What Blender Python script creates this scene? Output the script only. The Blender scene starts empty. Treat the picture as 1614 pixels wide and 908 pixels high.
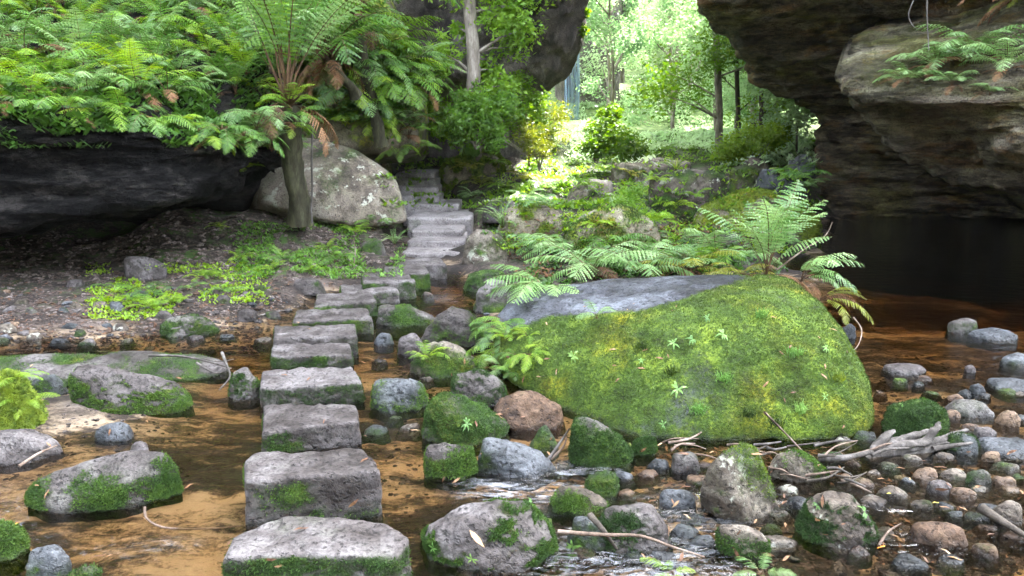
import bpy, bmesh, math, random
import numpy as np
from mathutils import Vector, Matrix, Euler
from mathutils.bvhtree import BVHTree
R = math.radians
SC = bpy.context.scene
COL = SC.collection
F = 1076.0
PITCH = math.atan(234/F)
CAM = np.array([0.0, 0.0, 1.5])
cp, sp = math.cos(PITCH), math.sin(PITCH)
rng = np.random.default_rng(7)
random.seed(7)

# ------------------------------------------------------------ pixel -> world
def ray(px, py):
    u = (px-807)/F; v = (454-py)/F
    return np.array([u, cp+v*sp, -sp+v*cp])
def P(px, py, z=0.0):
    d = ray(px, py); return CAM + d*((z-CAM[2])/d[2])
def D(px, py, Y):
    d = ray(px, py); return CAM + d*(Y/d[1])

# ------------------------------------------------------------ noise (numpy)
def _h(ix, iy, iz, seed):
    n = (ix*374761393 + iy*668265263 + iz*1274126177 + seed*974634777) & 0xffffffff
    n = ((n ^ (n >> 13))*1103515245) & 0xffffffff
    n = n ^ (n >> 16)
    return (n & 0xffff)/65535.0
def vnoise(p, seed=0):
    f = np.floor(p); t = p-f; t = t*t*(3-2*t); i = f.astype(np.int64)
    x, y, z = i[:, 0], i[:, 1], i[:, 2]; a = 0
    for dx in (0, 1):
        for dy in (0, 1):
            for dz in (0, 1):
                w = (t[:, 0] if dx else 1-t[:, 0])*(t[:, 1] if dy else 1-t[:, 1])*(t[:, 2] if dz else 1-t[:, 2])
                a = a + w*_h(x+dx, y+dy, z+dz, seed)
    return a
def fbm(p, seed=0, oct=4, gain=0.5):
    a = 0; s = 1.0; tot = 0; q = np.asarray(p, float)
    for o in range(oct):
        a = a + s*vnoise(q+17.3*o, seed+o); tot += s; s *= gain; q = q*2.03
    return a/tot

# ------------------------------------------------------------ mesh helpers
def mesh_np(name, V, Fc, attrs=None, smooth=True):
    V = np.asarray(V, np.float32); Fc = np.asarray(Fc, np.int32)
    me = bpy.data.meshes.new(name)
    k = Fc.shape[1]; nf = len(Fc)
    me.vertices.add(len(V)); me.vertices.foreach_set('co', V.ravel())
    me.loops.add(nf*k); me.loops.foreach_set('vertex_index', Fc.ravel())
    me.polygons.add(nf); me.polygons.foreach_set('loop_start', np.arange(nf, dtype=np.int32)*k)
    me.update(calc_edges=True); me.validate()
    me.polygons.foreach_set('use_smooth', np.full(len(me.polygons), smooth))
    for a, v in (attrs or {}).items():
        at = me.attributes.new(a, 'FLOAT', 'POINT'); at.data.foreach_set('value', np.asarray(v, np.float32))
    me.update()
    return me
def link(name, me, mat=None, parent=None, loc=None):
    o = bpy.data.objects.new(name, me); COL.objects.link(o)
    if mat is not None and me is not None and len(me.materials) == 0: me.materials.append(mat)
    if parent is not None: o.parent = parent
    if loc is not None: o.location = [float(c) for c in loc]
    return o
def tag(o, label=None, cat=None, group=None, kind=None):
    if label: o['label'] = label
    if cat: o['category'] = cat
    if group: o['group'] = group
    if kind: o['kind'] = kind
    return o
def empty(name, loc, label, cat, group=None):
    o = bpy.data.objects.new(name, None); COL.objects.link(o); o.location = [float(c) for c in loc]
    o.empty_display_size = 0.1
    return tag(o, label, cat, group)

SOLIDS = []   # (bvh)
def solid(o):
    me = o.data; mw = np.array(o.matrix_world) if False else None
    loc = o.location
    vs = [v.co+loc for v in me.vertices]
    SOLIDS.append((BVHTree.FromPolygons(vs, [tuple(p.vertices) for p in me.polygons]), o))
def hit(px, py, only=None):
    d = Vector(ray(px, py)).normalized(); o = Vector(CAM); best = None
    for b, ob in SOLIDS:
        if only is not None and ob is not only: continue
        r = b.ray_cast(o, d)
        if r[0] is not None and (best is None or r[3] < best[2]): best = (r[0], r[1], r[3], ob)
    return best
def drop(x, y, z=30.0, only=None):
    best = None
    for b, ob in SOLIDS:
        if only is not None and ob is not only: continue
        r = b.ray_cast(Vector((x, y, z)), Vector((0, 0, -1)))
        if r[0] is not None and (best is None or r[0].z > best[0].z): best = (r[0], r[1], r[3], ob)
    return best

# ------------------------------------------------------------ materials
class NT:
    def __init__(s, name):
        s.m = bpy.data.materials.new(name); s.m.use_nodes = True; s.t = s.m.node_tree; s.t.nodes.clear()
        s.out = s.n('ShaderNodeOutputMaterial')
    def n(s, typ, **kw):
        nd = s.t.nodes.new(typ)
        for k, v in kw.items(): setattr(nd, k, v)
        return nd
    def l(s, a, b): s.t.links.new(a, b)
    def noise(s, vec, scale, detail=4, rough=0.6, dist=0.0):
        nd = s.n('ShaderNodeTexNoise'); nd.inputs['Scale'].default_value = scale; nd.inputs['Detail'].default_value = detail
        nd.inputs['Roughness'].default_value = rough; nd.inputs['Distortion'].default_value = dist
        s.l(vec, nd.inputs['Vector']); return nd.outputs['Fac']
    def ramp(s, fac, stops, interp='LINEAR'):
        nd = s.n('ShaderNodeValToRGB'); cr = nd.color_ramp; cr.interpolation = interp
        while len(cr.elements) < len(stops): cr.elements.new(0.5)
        for e, (p, c) in zip(cr.elements, stops):
            e.position = p; e.color = (*c, 1) if not isinstance(c, (int, float)) else (c, c, c, 1)
        s.l(fac, nd.inputs['Fac']); return nd.outputs['Color']
    def mix(s, fac, a, b, mode='MIX'):
        nd = s.n('ShaderNodeMix', data_type='RGBA', blend_type=mode)
        for v, i in ((fac, 0), (a, 6), (b, 7)):
            if isinstance(v, (int, float)): nd.inputs[i].default_value = v
            elif isinstance(v, tuple): nd.inputs[i].default_value = (*v, 1)
            else: s.l(v, nd.inputs[i])
        return nd.outputs[2]
    def math(s, op, a, b=0.0, c=None, clamp=False):
        nd = s.n('ShaderNodeMath', operation=op, use_clamp=clamp)
        for i, v in enumerate((a, b) if c is None else (a, b, c)):
            if isinstance(v, (int, float)): nd.inputs[i].default_value = v
            else: s.l(v, nd.inputs[i])
        return nd.outputs[0]
    def mapr(s, v, a, b, c=0.0, d=1.0, smooth=False):
        nd = s.n('ShaderNodeMapRange')
        if smooth: nd.interpolation_type = 'SMOOTHSTEP'
        s.l(v, nd.inputs[0])
        for i, x in enumerate((a, b, c, d)): nd.inputs[i+1].default_value = x
        return nd.outputs[0]
    def bump(s, h, strength, dist, normal=None):
        nd = s.n('ShaderNodeBump'); nd.inputs['Strength'].default_value = strength; nd.inputs['Distance'].default_value = dist
        s.l(h, nd.inputs['Height'])
        if normal is not None: s.l(normal, nd.inputs['Normal'])
        return nd.outputs[0]
    def bsdf(s, col, rough=0.8, normal=None, spec=0.5, **kw):
        b = s.n('ShaderNodeBsdfPrincipled')
        for k, v in (('Base Color', col), ('Roughness', rough), ('Specular IOR Level', spec)):
            if isinstance(v, (int, float)): b.inputs[k].default_value = v
            elif isinstance(v, tuple): b.inputs[k].default_value = (*v, 1)
            else: s.l(v, b.inputs[k])
        if normal is not None: s.l(normal, b.inputs['Normal'])
        return b
    def mapping(s, vec, scale):
        nd = s.n('ShaderNodeMapping'); nd.inputs['Scale'].default_value = scale; s.l(vec, nd.inputs['Vector']); return nd.outputs[0]

def rock_mat(name, c_dark, c_mid, c_light, moss=((.008,.017,.005), (.035,.075,.012), (.12,.20,.025)), strata=0.0, scale=1.0, lichen=0.0, bumpd=0.035, wet=True, mossbump=1.0, spec=.35, tint=None):
    n = NT(name)
    geo = n.n('ShaderNodeNewGeometry'); pos = geo.outputs['Position']
    at = n.n('ShaderNodeAttribute', attribute_name='moss').outputs['Fac']
    vec = pos
    if strata: vec = n.mapping(pos, (1, 1, 1+strata))
    big = n.noise(vec, 1.6*scale, 5, .62, .3)
    mid = n.noise(vec, 9*scale, 6, .65)
    fine = n.noise(pos, 70, 4, .7)
    base = n.ramp(n.math('ADD', n.math('MULTIPLY', big, .55), n.math('MULTIPLY', mid, .45)), [(.41, c_dark), (.5, c_mid), (.60, c_light)])
    base = n.mix(n.mapr(fine, .38, .56), n.mix(.5, base, (.1, .09, .085), 'MULTIPLY'), base)
    if tint:
        base = n.mix(n.mapr(n.noise(pos, .9, 4, .6), .5, .6), base, n.mix(1.0, base, tint[0], 'MULTIPLY'))
        base = n.mix(n.mapr(n.noise(vec, 1.3, 5, .7), .54, .62), base, n.mix(1.0, base, tint[1], 'MULTIPLY'))
        base = n.mix(n.mapr(n.noise(n.mapping(pos, (1, 1, 5)), 2.0, 7, .75, .5), .40, .5), n.mix(.7, base, (.06, .05, .05), 'MULTIPLY'), base)
    pits = n.mapr(n.noise(pos, 48, 2, .5), .33, .42)
    base = n.mix(pits, n.mix(.6, base, (.08, .07, .07), 'MULTIPLY'), base)
    # dark pits and cracks
    vo = n.n('ShaderNodeTexVoronoi', feature='DISTANCE_TO_EDGE'); vo.inputs['Scale'].default_value = 3.3*scale
    wv = n.n('ShaderNodeVectorMath', operation='ADD'); n.l(vec, wv.inputs[0])
    ns = n.n('ShaderNodeTexNoise'); ns.inputs['Scale'].default_value = 5*scale; n.l(pos, ns.inputs['Vector']); ns.inputs['Detail'].default_value = 5
    n.l(ns.outputs['Color'], wv.inputs[1]); n.l(wv.outputs[0], vo.inputs['Vector'])
    crack = n.mapr(vo.outputs['Distance'], 0.0, .03, 0.72, 1)
    crackm = n.math('MAXIMUM', crack, n.mapr(n.noise(pos, 2.3*scale, 3), .54, .48))
    base = n.mix(crackm, n.mix(.75, base, (.05, .045, .04), 'MULTIPLY'), base)
    if lichen:
        li = n.mapr(n.noise(pos, 6, 6, .7), .62-lichen*.1, .66-lichen*.1)
        base = n.mix(n.math('MULTIPLY', li, .8), base, (.42, .43, .36))
    # moss
    mcol = n.ramp(n.math('ADD', n.math('MULTIPLY', n.noise(pos, 5, 5, .65), .6), n.math('MULTIPLY', n.noise(pos, 75, 3, .7), .4)),
                  [(.34, moss[0]), (.5, moss[1]), (.66, moss[2])])
    mcol = n.mix(n.mapr(n.noise(pos, 2.2, 5, .65), .5, .62), mcol, n.mix(1.0, mcol, (1.35, .95, .5), 'MULTIPLY'))
    mcol = n.mix(n.mapr(n.noise(pos, 7, 5, .7), .56, .64), mcol, n.mix(.8, mcol, (.35, .33, .25), 'MULTIPLY'))
    mn = n.noise(pos, 30, 6, .75)
    mm = n.math('ADD', at, n.math('MULTIPLY', n.math('SUBTRACT', mn, .5), .9))
    mfac = n.mapr(mm, .32, .72, 0, 1, True)
    film = n.mapr(n.math('ADD', at, n.math('MULTIPLY', n.math('SUBTRACT', mid, .5), .8)), .05, .55, 0, .55, True)
    base = n.mix(film, base, n.mix(.8, base, (.30, .42, .16), 'MULTIPLY'))
    col = n.mix(mfac, base, mcol)
    sep = n.n('ShaderNodeSeparateXYZ'); n.l(pos, sep.inputs[0])
    rough = n.mix(mfac, n.mapr(mid, .3, .7, .55, .85), (.95, .95, .95))
    if wet:
        wz = n.math('ADD', sep.outputs['Z'], n.math('MULTIPLY', n.math('SUBTRACT', n.noise(pos, 14, 3), .5), -.09))
        w = n.mapr(wz, .0, .03, 1, 0, True)
        col = n.mix(w, col, n.mix(.62, col, (.2, .2, .2), 'MULTIPLY'))
        rough = n.mix(w, rough, (.22, .22, .22))
    h = n.math('ADD', n.math('MULTIPLY', mid, .8), n.math('ADD', n.math('MULTIPLY', n.math('ADD', fine, pits), .2), n.math('MULTIPLY', crackm, .25)))
    nb = n.bump(h, .85, bumpd)
    mh = n.math('MULTIPLY', n.math('ADD', n.noise(pos, 120, 3, .7), n.noise(pos, 40, 3, .7)), mfac)
    nb2 = n.bump(mh, .9*mossbump, .012, nb)
    b = n.bsdf(col, rough, nb2, spec)
    n.l(b.outputs[0], n.out.inputs['Surface'])
    return n.m

M = {}
M['stone'] = rock_mat('grey_sandstone', (.036, .029, .026), (.09, .078, .075), (.18, .165, .163))
M['stone_wet'] = rock_mat('blue_grey_stone', (.02, .023, .026), (.058, .064, .07), (.145, .155, .17))
M['stone_warm'] = rock_mat('orange_sandstone', (.04, .024, .016), (.11, .066, .040), (.21, .145, .095))
M['stone_brown'] = rock_mat('brown_sandstone', (.035, .026, .02), (.10, .08, .062), (.22, .19, .155), lichen=.3)
M['stone_pale'] = rock_mat('pale_sandstone', (.085, .068, .052), (.22, .182, .145), (.36, .32, .27), lichen=.5, scale=.7, wet=False)
M['boulder'] = rock_mat('mossy_boulder', (.025, .026, .03), (.07, .075, .088), (.16, .175, .20), moss=((.012,.024,.005), (.06,.11,.013), (.22,.31,.03)), scale=.8)
M['mound'] = rock_mat('mossy_ground_rock', (.09, .075, .05), (.21, .175, .12), (.36, .32, .24), moss=((.05,.075,.012), (.17,.24,.03), (.34,.40,.07)), scale=.8, wet=False)
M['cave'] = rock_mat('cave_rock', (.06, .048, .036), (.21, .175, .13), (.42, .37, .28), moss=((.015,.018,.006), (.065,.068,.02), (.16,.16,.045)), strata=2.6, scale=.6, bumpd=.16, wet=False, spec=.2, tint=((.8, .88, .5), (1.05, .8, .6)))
M['cave_shade'] = rock_mat('shaded_cave_rock', (.04, .031, .023), (.17, .132, .092), (.38, .31, .215), moss=((.010,.012,.004), (.04,.045,.014), (.10,.105,.03)), strata=2.2, scale=.55, bumpd=.16, wet=False, spec=.15, tint=((.85, .88, .55), (1.15, .85, .6)))  # darker copy of the cave rock, overhang shade put into its colour
M['cliff'] = rock_mat('cliff_rock', (.05, .042, .04), (.15, .125, .115), (.30, .26, .24), strata=-.6, scale=.5, bumpd=.1, wet=False)
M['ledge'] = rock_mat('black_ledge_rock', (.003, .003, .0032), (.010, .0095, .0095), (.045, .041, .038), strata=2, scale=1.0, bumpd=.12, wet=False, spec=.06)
M['step'] = rock_mat('grey_step_stone', (.16, .142, .14), (.27, .245, .24), (.38, .355, .35), scale=.8)

def leaf_mat(name, stops, trans=.35, rough=.45, vscale=9.0, spec=.5):
    n = NT(name)
    oi = n.n('ShaderNodeObjectInfo'); geo = n.n('ShaderNodeNewGeometry')
    ns = n.noise(geo.outputs['Position'], vscale, 3, .7)
    f = n.math('ADD', n.math('MULTIPLY', oi.outputs['Random'], .50), n.math('MULTIPLY', n.mapr(ns, .25, .75), .50))
    col = n.ramp(f, stops)
    b = n.bsdf(col, rough, None, spec)
    tr = n.n('ShaderNodeBsdfTranslucent')
    hs = n.n('ShaderNodeHueSaturation'); hs.inputs['Hue'].default_value = .485; hs.inputs['Saturation'].default_value = 1.1; hs.inputs['Value'].default_value = 1.5
    n.l(col, hs.inputs['Color']); n.l(hs.outputs[0], tr.inputs['Color'])
    mx = n.n('ShaderNodeMixShader'); mx.inputs[0].default_value = trans
    n.l(b.outputs[0], mx.inputs[1]); n.l(tr.outputs[0], mx.inputs[2]); n.l(mx.outputs[0], n.out.inputs['Surface'])
    return n.m
M['fern'] = leaf_mat('fern_green', [(.15, (.035,.09,.018)), (.5, (.085,.20,.03)), (.85, (.18,.34,.045))])
M['fern_bright'] = leaf_mat('fern_bright', [(.15, (.07,.16,.015)), (.5, (.16,.31,.025)), (.85, (.30,.44,.04))], .45)
M['fern_pale'] = leaf_mat('fern_pale', [(.15, (.07,.16,.04)), (.5, (.15,.28,.085)), (.85, (.27,.41,.16))], .3, .35)
M['fern_yellow'] = leaf_mat('fern_yellow', [(.15, (.08,.11,.015)), (.5, (.16,.20,.02)), (.85, (.30,.30,.04))], .4)
M['dead'] = leaf_mat('dead_frond_brown', [(.15, (.06,.03,.015)), (.5, (.16,.075,.03)), (.85, (.28,.15,.07))], .15, .8)
M['leaf'] = leaf_mat('shrub_leaf', [(.15, (.05,.12,.02)), (.5, (.13,.26,.03)), (.85, (.26,.42,.05))], .5, vscale=4)
M['leaf_yellow'] = leaf_mat('yellow_green_leaf', [(.15, (.05,.12,.012)), (.5, (.12,.23,.02)), (.85, (.24,.36,.04))], .5, vscale=4)
M['leaf_far_haze'] = leaf_mat('hazed_far_leaf', [(.15, (.09,.19,.08)), (.5, (.22,.35,.16)), (.85, (.42,.54,.32))], .5, vscale=.8)  # bright haze beyond the arch is put into this paler leaf colour
M['seedling'] = leaf_mat('seedling_leaf', [(.15, (.09,.20,.05)), (.5, (.16,.32,.08)), (.85, (.28,.44,.13))], .35, .4)
M['tuft'] = leaf_mat('moss_tuft', [(.15, (.02,.042,.008)), (.5, (.08,.135,.015)), (.85, (.25,.33,.035))], .3, .8, vscale=14)
M['tuft_dark'] = leaf_mat('dark_moss_tuft', [(.15, (.010,.028,.006)), (.5, (.030,.075,.010)), (.85, (.09,.17,.02))], .3, .8, vscale=14)
M['litter'] = leaf_mat('fallen_leaf', [(.1, (.05,.025,.015)), (.4, (.16,.075,.035)), (.65, (.30,.17,.08)), (.9, (.42,.33,.2))], .1, .6, vscale=30)

def bark_mat(name, a, b, c):
    n = NT(name); geo = n.n('ShaderNodeNewGeometry'); pos = geo.outputs['Position']
    v = n.mapping(pos, (1, 1, .25))
    f = n.noise(v, 14, 6, .7); g = n.noise(pos, 3, 4)
    col = n.ramp(n.math('ADD', n.math('MULTIPLY', f, .6), n.math('MULTIPLY', g, .4)), [(.35, a), (.5, b), (.66, c)])
    bb = n.bsdf(col, .85, n.bump(f, .9, .02), .3); n.l(bb.outputs[0], n.out.inputs['Surface']); return n.m
M['bark'] = bark_mat('grey_bark', (.07,.06,.05), (.20,.17,.14), (.38,.34,.30))
M['bark_moss'] = bark_mat('mossy_bark', (.014,.013,.008), (.042,.04,.022), (.10,.10,.055))
M['bark_dark'] = bark_mat('dark_bark', (.02,.018,.014), (.06,.05,.04), (.13,.11,.09))
M['stalk'] = bark_mat('brown_stalk', (.03,.018,.01), (.09,.05,.025), (.18,.11,.06))
M['drift'] = bark_mat('grey_driftwood', (.02,.017,.014), (.09,.08,.072), (.26,.24,.225))
M['twig'] = bark_mat('twig_wood', (.05,.035,.025), (.18,.13,.10), (.40,.34,.28))

def ground_mat():
    n = NT('streambed_and_bank'); geo = n.n('ShaderNodeNewGeometry'); pos = geo.outputs['Position']
    sep = n.n('ShaderNodeSeparateXYZ'); n.l(pos, sep.inputs[0]); z = sep.outputs['Z']
    st = n.mapping(pos, (.6, 1.5, 1))
    big = n.noise(st, 1.5, 5, .6, .8); mid = n.noise(st, 9, 8, .75, .6); fine = n.noise(pos, 60, 4, .7)
    f = n.math('ADD', n.math('MULTIPLY', big, .5), n.math('ADD', n.math('MULTIPLY', mid, .38), n.math('MULTIPLY', fine, .12)))
    sand = n.ramp(f, [(.44, (.012,.009,.006)), (.485, (.035,.024,.015)), (.51, (.12,.085,.05)), (.55, (.29,.22,.145))])
    dry = n.ramp(f, [(.4, (.03,.024,.02)), (.5, (.085,.068,.055)), (.6, (.24,.20,.17))])
    soil = n.ramp(n.math('ADD', n.math('MULTIPLY', mid, .6), n.math('MULTIPLY', fine, .4)), [(.42, (.010,.008,.006)), (.5, (.03,.024,.018)), (.58, (.095,.078,.062))])
    soil = n.mix(n.mapr(n.noise(pos, 3.1, 5, .7), .5, .6), soil, (.045,.085,.018))
    dry = n.mix(n.mapr(sep.outputs['Y'], 4.5, 5.1), dry, n.ramp(f, [(.42, (.012,.010,.009)), (.5, (.04,.031,.026)), (.56, (.115,.09,.078))]))
    c = n.mix(n.mapr(z, .0, .05), sand, dry)
    c = n.mix(n.mapr(n.math('ADD', z, n.math('MULTIPLY', big, .2)), .18, .30), c, soil)
    far = n.mapr(sep.outputs['Y'], 15, 20)
    c = n.mix(far, c, n.mix(n.mapr(mid, .4, .6), (.06,.11,.03), (.20,.27,.09)))
    h = n.math('ADD', mid, n.math('MULTIPLY', fine, .4))
    b = n.bsdf(c, .85, n.bump(h, .8, .03), .3); n.l(b.outputs[0], n.out.inputs['Surface']); return n.m
M['ground'] = ground_mat()

def water_mat():
    n = NT('amber_stream_water'); geo = n.n('ShaderNodeNewGeometry'); pos = geo.outputs['Position']
    rip = n.n('ShaderNodeAttribute', attribute_name='rip').outputs['Fac']
    v1 = n.mapping(pos, (.9, 1.7, 1))
    a = n.noise(v1, 6, 3, .5, .6); b = n.noise(v1, 26, 3, .55, .5)
    h = n.math('ADD', a, n.math('MULTIPLY', b, .25))
    nb = n.n('ShaderNodeBump'); nb.inputs['Distance'].default_value = .09
    n.l(h, nb.inputs['Height']); n.l(n.mapr(rip, 0, 1, .2, .8), nb.inputs['Strength'])
    fr = n.n('ShaderNodeFresnel'); fr.inputs['IOR'].default_value = 1.42; n.l(nb.outputs[0], fr.inputs['Normal'])
    g = n.n('ShaderNodeBsdfGlossy'); g.inputs['Roughness'].default_value = .03; g.inputs['Color'].default_value = (.92, .96, 1, 1)
    n.l(nb.outputs[0], g.inputs['Normal'])
    t = n.n('ShaderNodeBsdfTransparent'); t.inputs['Color'].default_value = (.96, .9, .8, 1)
    mx = n.n('ShaderNodeMixShader'); n.l(n.mapr(fr.outputs[0], 0, 1, 0.0, 1.0), mx.inputs[0]); n.l(t.outputs[0], mx.inputs[1]); n.l(g.outputs[0], mx.inputs[2])
    # pale diffuse streaks where water breaks: froth plus painted sky reflections
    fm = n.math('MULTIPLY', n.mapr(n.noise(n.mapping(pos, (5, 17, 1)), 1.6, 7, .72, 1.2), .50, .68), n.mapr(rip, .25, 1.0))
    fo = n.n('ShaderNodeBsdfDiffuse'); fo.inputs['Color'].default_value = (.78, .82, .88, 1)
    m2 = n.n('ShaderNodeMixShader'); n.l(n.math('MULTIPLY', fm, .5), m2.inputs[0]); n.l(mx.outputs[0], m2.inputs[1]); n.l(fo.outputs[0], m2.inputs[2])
    n.l(m2.outputs[0], n.out.inputs['Surface'])
    va = n.n('ShaderNodeVolumeAbsorption'); va.inputs['Color'].default_value = (.81, .69, .47, 1); va.inputs['Density'].default_value = 9
    n.l(va.outputs[0], n.out.inputs['Volume'])
    return n.m
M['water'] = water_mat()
def fall_mat():
    n = NT('falling_water'); geo = n.n('ShaderNodeNewGeometry')
    v = n.mapping(geo.outputs['Position'], (9, 9, .35)); f = n.noise(v, 2.2, 4, .6)
    d = n.bsdf((.30, .45, .70), .4, None, .5)
    t = n.n('ShaderNodeBsdfTransparent'); mx = n.n('ShaderNodeMixShader'); n.l(n.mapr(f, .38, .62, .2, .85), mx.inputs[0])
    n.l(t.outputs[0], mx.inputs[1]); n.l(d.outputs[0], mx.inputs[2]); n.l(mx.outputs[0], n.out.inputs['Surface']); return n.m
M['fall'] = fall_mat()

# ------------------------------------------------------------ terrain
ctrl = []
def G(px, Y, z):
    ctrl.append((D(px, 454, Y)[0], Y, z))
for Y in (-12, -6, -2, 0, 1.2):
    for X in (-5, -2.5, 0, 2.5, 5): ctrl.append((X, Y, -.09))
    for X in (-9, 9): ctrl.append((X, Y, 1.0))
    for X in (-18, 18): ctrl.append((X, Y, 5.0))
for px in (-500, -200, 0, 200, 400, 600, 800, 1000, 1200, 1400, 1600, 1900, 2300):
    G(px, 2.0, -.05 - .01*math.sin(px)); G(px, 2.9, -.05+.01*math.cos(px*1.3)); 
for px in (400, 600, 1450, 1600, 1900, 2300): G(px, 3.8, -.05); G(px, 4.8, -.065)
for px in (700, 800, 950, 1100, 1250): G(px, 3.5, -.05); G(px, 4.1, -.05); G(px, 4.8, -.045)
for px, Y, z in ((-500, 3.8, .0), (-200, 3.7, .04), (0, 3.6, .03), (60, 3.9, .03), (140, 3.85, .035), (220, 3.75, .01), (300, 3.8, -.07),
                 (-300, 4.5, -.09), (0, 4.7, -.08), (150, 4.7, -.08), (300, 4.7, -.08), (400, 4.6, -.09),
                 (-300, 5.5, .08), (0, 5.35, .04), (150, 5.35, .04), (280, 5.5, .05), (400, 5.7, .0), (460, 5.6, -.03),
                 (-300, 6.3, .15), (0, 6.3, .13), (150, 6.4, .14), (300, 6.4, .14), (430, 6.4, .08), (540, 6.5, -.04), (620, 6.2, -.12),
                 (-300, 7.4, .10), (0, 7.4, .10), (150, 7.5, .14), (300, 7.6, .27), (400, 7.7, .33), (480, 7.6, .25), (560, 7.4, .14), (600, 7.8, .16),
                 (-300, 9, .15), (0, 9, .15), (150, 8.8, .2), (300, 8.6, .62), (400, 8.6, .6), (480, 8.5, .5), (560, 8.6, .42),
                 (-300, 10.2, 1.6), (0, 10.2, 1.8), (200, 10.2, 1.9), (400, 9.8, 1.3), (540, 9.8, .9),
                 (-300, 12.5, 3.2), (0, 12.5, 3.2), (200, 12.5, 3.2), (400, 12.5, 2.8), (560, 12.5, 1.6),
                 (665, 5.6, -.15), (700, 6.3, -.14), (720, 7.2, -.1), (680, 8.3, .0), (690, 9.4, .0), (690, 10.8, .05), (660, 12, .15), (660, 13.5, .4), (650, 9.6, 0), (730, 10, .1), (640, 16, 1.1),
                 (800, 6, .02), (790, 7.5, .10), (800, 9, .3), (780, 11, .55), (780, 13, .9), (820, 15, 1.1),
                 (900, 6.2, .05), (900, 7.5, .2), (900, 9, .4), (900, 11, .5), (900, 13, .7), (930, 15, .9),
                 (1000, 6, .12), (1000, 7.5, .2), (1000, 9, .4), (1000, 11, .6), (1000, 14, .9),
                 (1120, 6, .12), (1120, 7.5, .2), (1120, 9.5, .3), (1120, 11, .5), (1120, 14, .9),
                 (1230, 6, .0), (1230, 7.5, .03), (1220, 9.5, .1), (1230, 11.5, .2), (1230, 14, .8),
                 (1330, 6, -.14), (1320, 8, -.25), (1310, 10, -.4), (1330, 12, -.4), (1300, 14, -.1), (1290, 15.5, .8),
                 (1450, 6, -.15), (1450, 8, -.3), (1450, 10.5, -.6), (1450, 13, -.6), (1450, 16, .5),
                 (1700, 6, -.15), (1700, 8, -.3), (1700, 10.5, -.6), (1700, 13, -.6), (1700, 16, .5), (2200, 7, -.3), (2200, 12, -.3)):
    G(px, Y, z)
for px in (300, 600, 800, 900, 1000, 1100, 1200, 1300, 1500, 1800):
    k = 1 + abs(px-1080)/900
    G(px, 18, 1.25*k); G(px, 22, 1.7*k); G(px, 28, 3.0*k+.3); G(px, 38, 8.0*k); G(px, 52, 18*k); G(px, 70, 32*k)
for a in range(0, 360, 30): ctrl.append((math.cos(R(a))*110, math.sin(R(a))*110, 40 if 20 < a < 160 else 20))
ctrl = np.array(ctrl)
def terrain_z(X, Y):
    X = np.asarray(X, float).ravel(); Y = np.asarray(Y, float).ravel(); out = np.empty(len(X))
    for i in range(0, len(X), 20000):
        x = X[i:i+20000, None]; y = Y[i:i+20000, None]
        d2 = (x-ctrl[:, 0])**2+(y-ctrl[:, 1])**2
        w = 1/(d2+.01+.0006*(x*x+y*y))**1.9
        out[i:i+20000] = (w*ctrl[:, 2]).sum(1)/w.sum(1)
    r = np.sqrt(X*X+Y*Y); p = np.stack([X, Y, 0*X], 1)
    out += (fbm(p*2.2, 3, 4)-.5)*np.where(out < .02, .07, .15)*np.clip(r/5, .8, 1.6) + (fbm(p*11, 5, 3)-.5)*.035
    return out
ang = np.concatenate([np.linspace(R(35), R(145), 520), np.linspace(R(145), R(395), 120)[1:-1]])
rad = np.concatenate([[0.0], np.geomspace(.5, 120, 300)])
A, Rr = np.meshgrid(ang, rad); X = (np.cos(A)*Rr).ravel(); Yy = (np.sin(A)*Rr).ravel()
Z = terrain_z(X, Yy)
na, nr = len(ang), len(rad)
ii, jj = np.meshgrid(np.arange(nr-1), np.arange(na), indexing='ij')
a0 = ii*na+jj; a1 = ii*na+(jj+1) % na
Fq = np.stack([a0, a1, a1+na, a0+na], -1).reshape(-1, 4)
Z[:na] = Z[:na].mean()
g = link('ground', mesh_np('ground', np.stack([X, Yy, Z], 1), Fq), M['ground']); tag(g, kind='structure'); solid(g); GROUND = g

# water body, closed
wx = np.arange(-14, 14.01, .05); wy = np.concatenate([np.arange(-6, 1.6, .25), np.arange(1.6, 7, .03), np.arange(7, 17, .12)])
WX, WY = np.meshgrid(wx, wy); wxr, wyr = WX.ravel(), WY.ravel()
rip = np.zeros(len(wxr))
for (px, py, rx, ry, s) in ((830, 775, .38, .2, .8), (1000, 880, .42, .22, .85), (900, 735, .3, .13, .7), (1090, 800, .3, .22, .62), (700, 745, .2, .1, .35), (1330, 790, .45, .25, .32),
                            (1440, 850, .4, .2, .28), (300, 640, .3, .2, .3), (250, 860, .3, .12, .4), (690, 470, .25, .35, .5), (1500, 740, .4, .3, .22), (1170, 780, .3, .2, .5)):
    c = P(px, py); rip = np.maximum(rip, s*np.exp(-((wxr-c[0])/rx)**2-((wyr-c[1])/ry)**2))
p = np.stack([wxr, wyr, 0*wxr], 1)
wz = rip*((fbm(p*np.array([9, 15, 1]), 11, 3)-.5)*.04)
na = len(wx); nr = len(wy)
ii, jj = np.meshgrid(np.arange(nr-1), np.arange(na-1), indexing='ij'); a0 = ii*na+jj
top = np.stack([a0, a0+1, a0+na+1, a0+na], -1).reshape(-1, 4)
N0 = len(wxr)
border = list(range(na)) + [r*na+na-1 for r in range(1, nr)] + [(nr-1)*na+c for c in range(na-2, -1, -1)] + [r*na for r in range(nr-2, 0, -1)]
bv = np.array([[wxr[i], wyr[i], -1.2] for i in border]); nb_ = len(border)
sides = [[border[(k+1) % nb_], border[k], N0+k, N0+(k+1) % nb_] for k in range(nb_)]
ctr = N0+nb_
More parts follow.
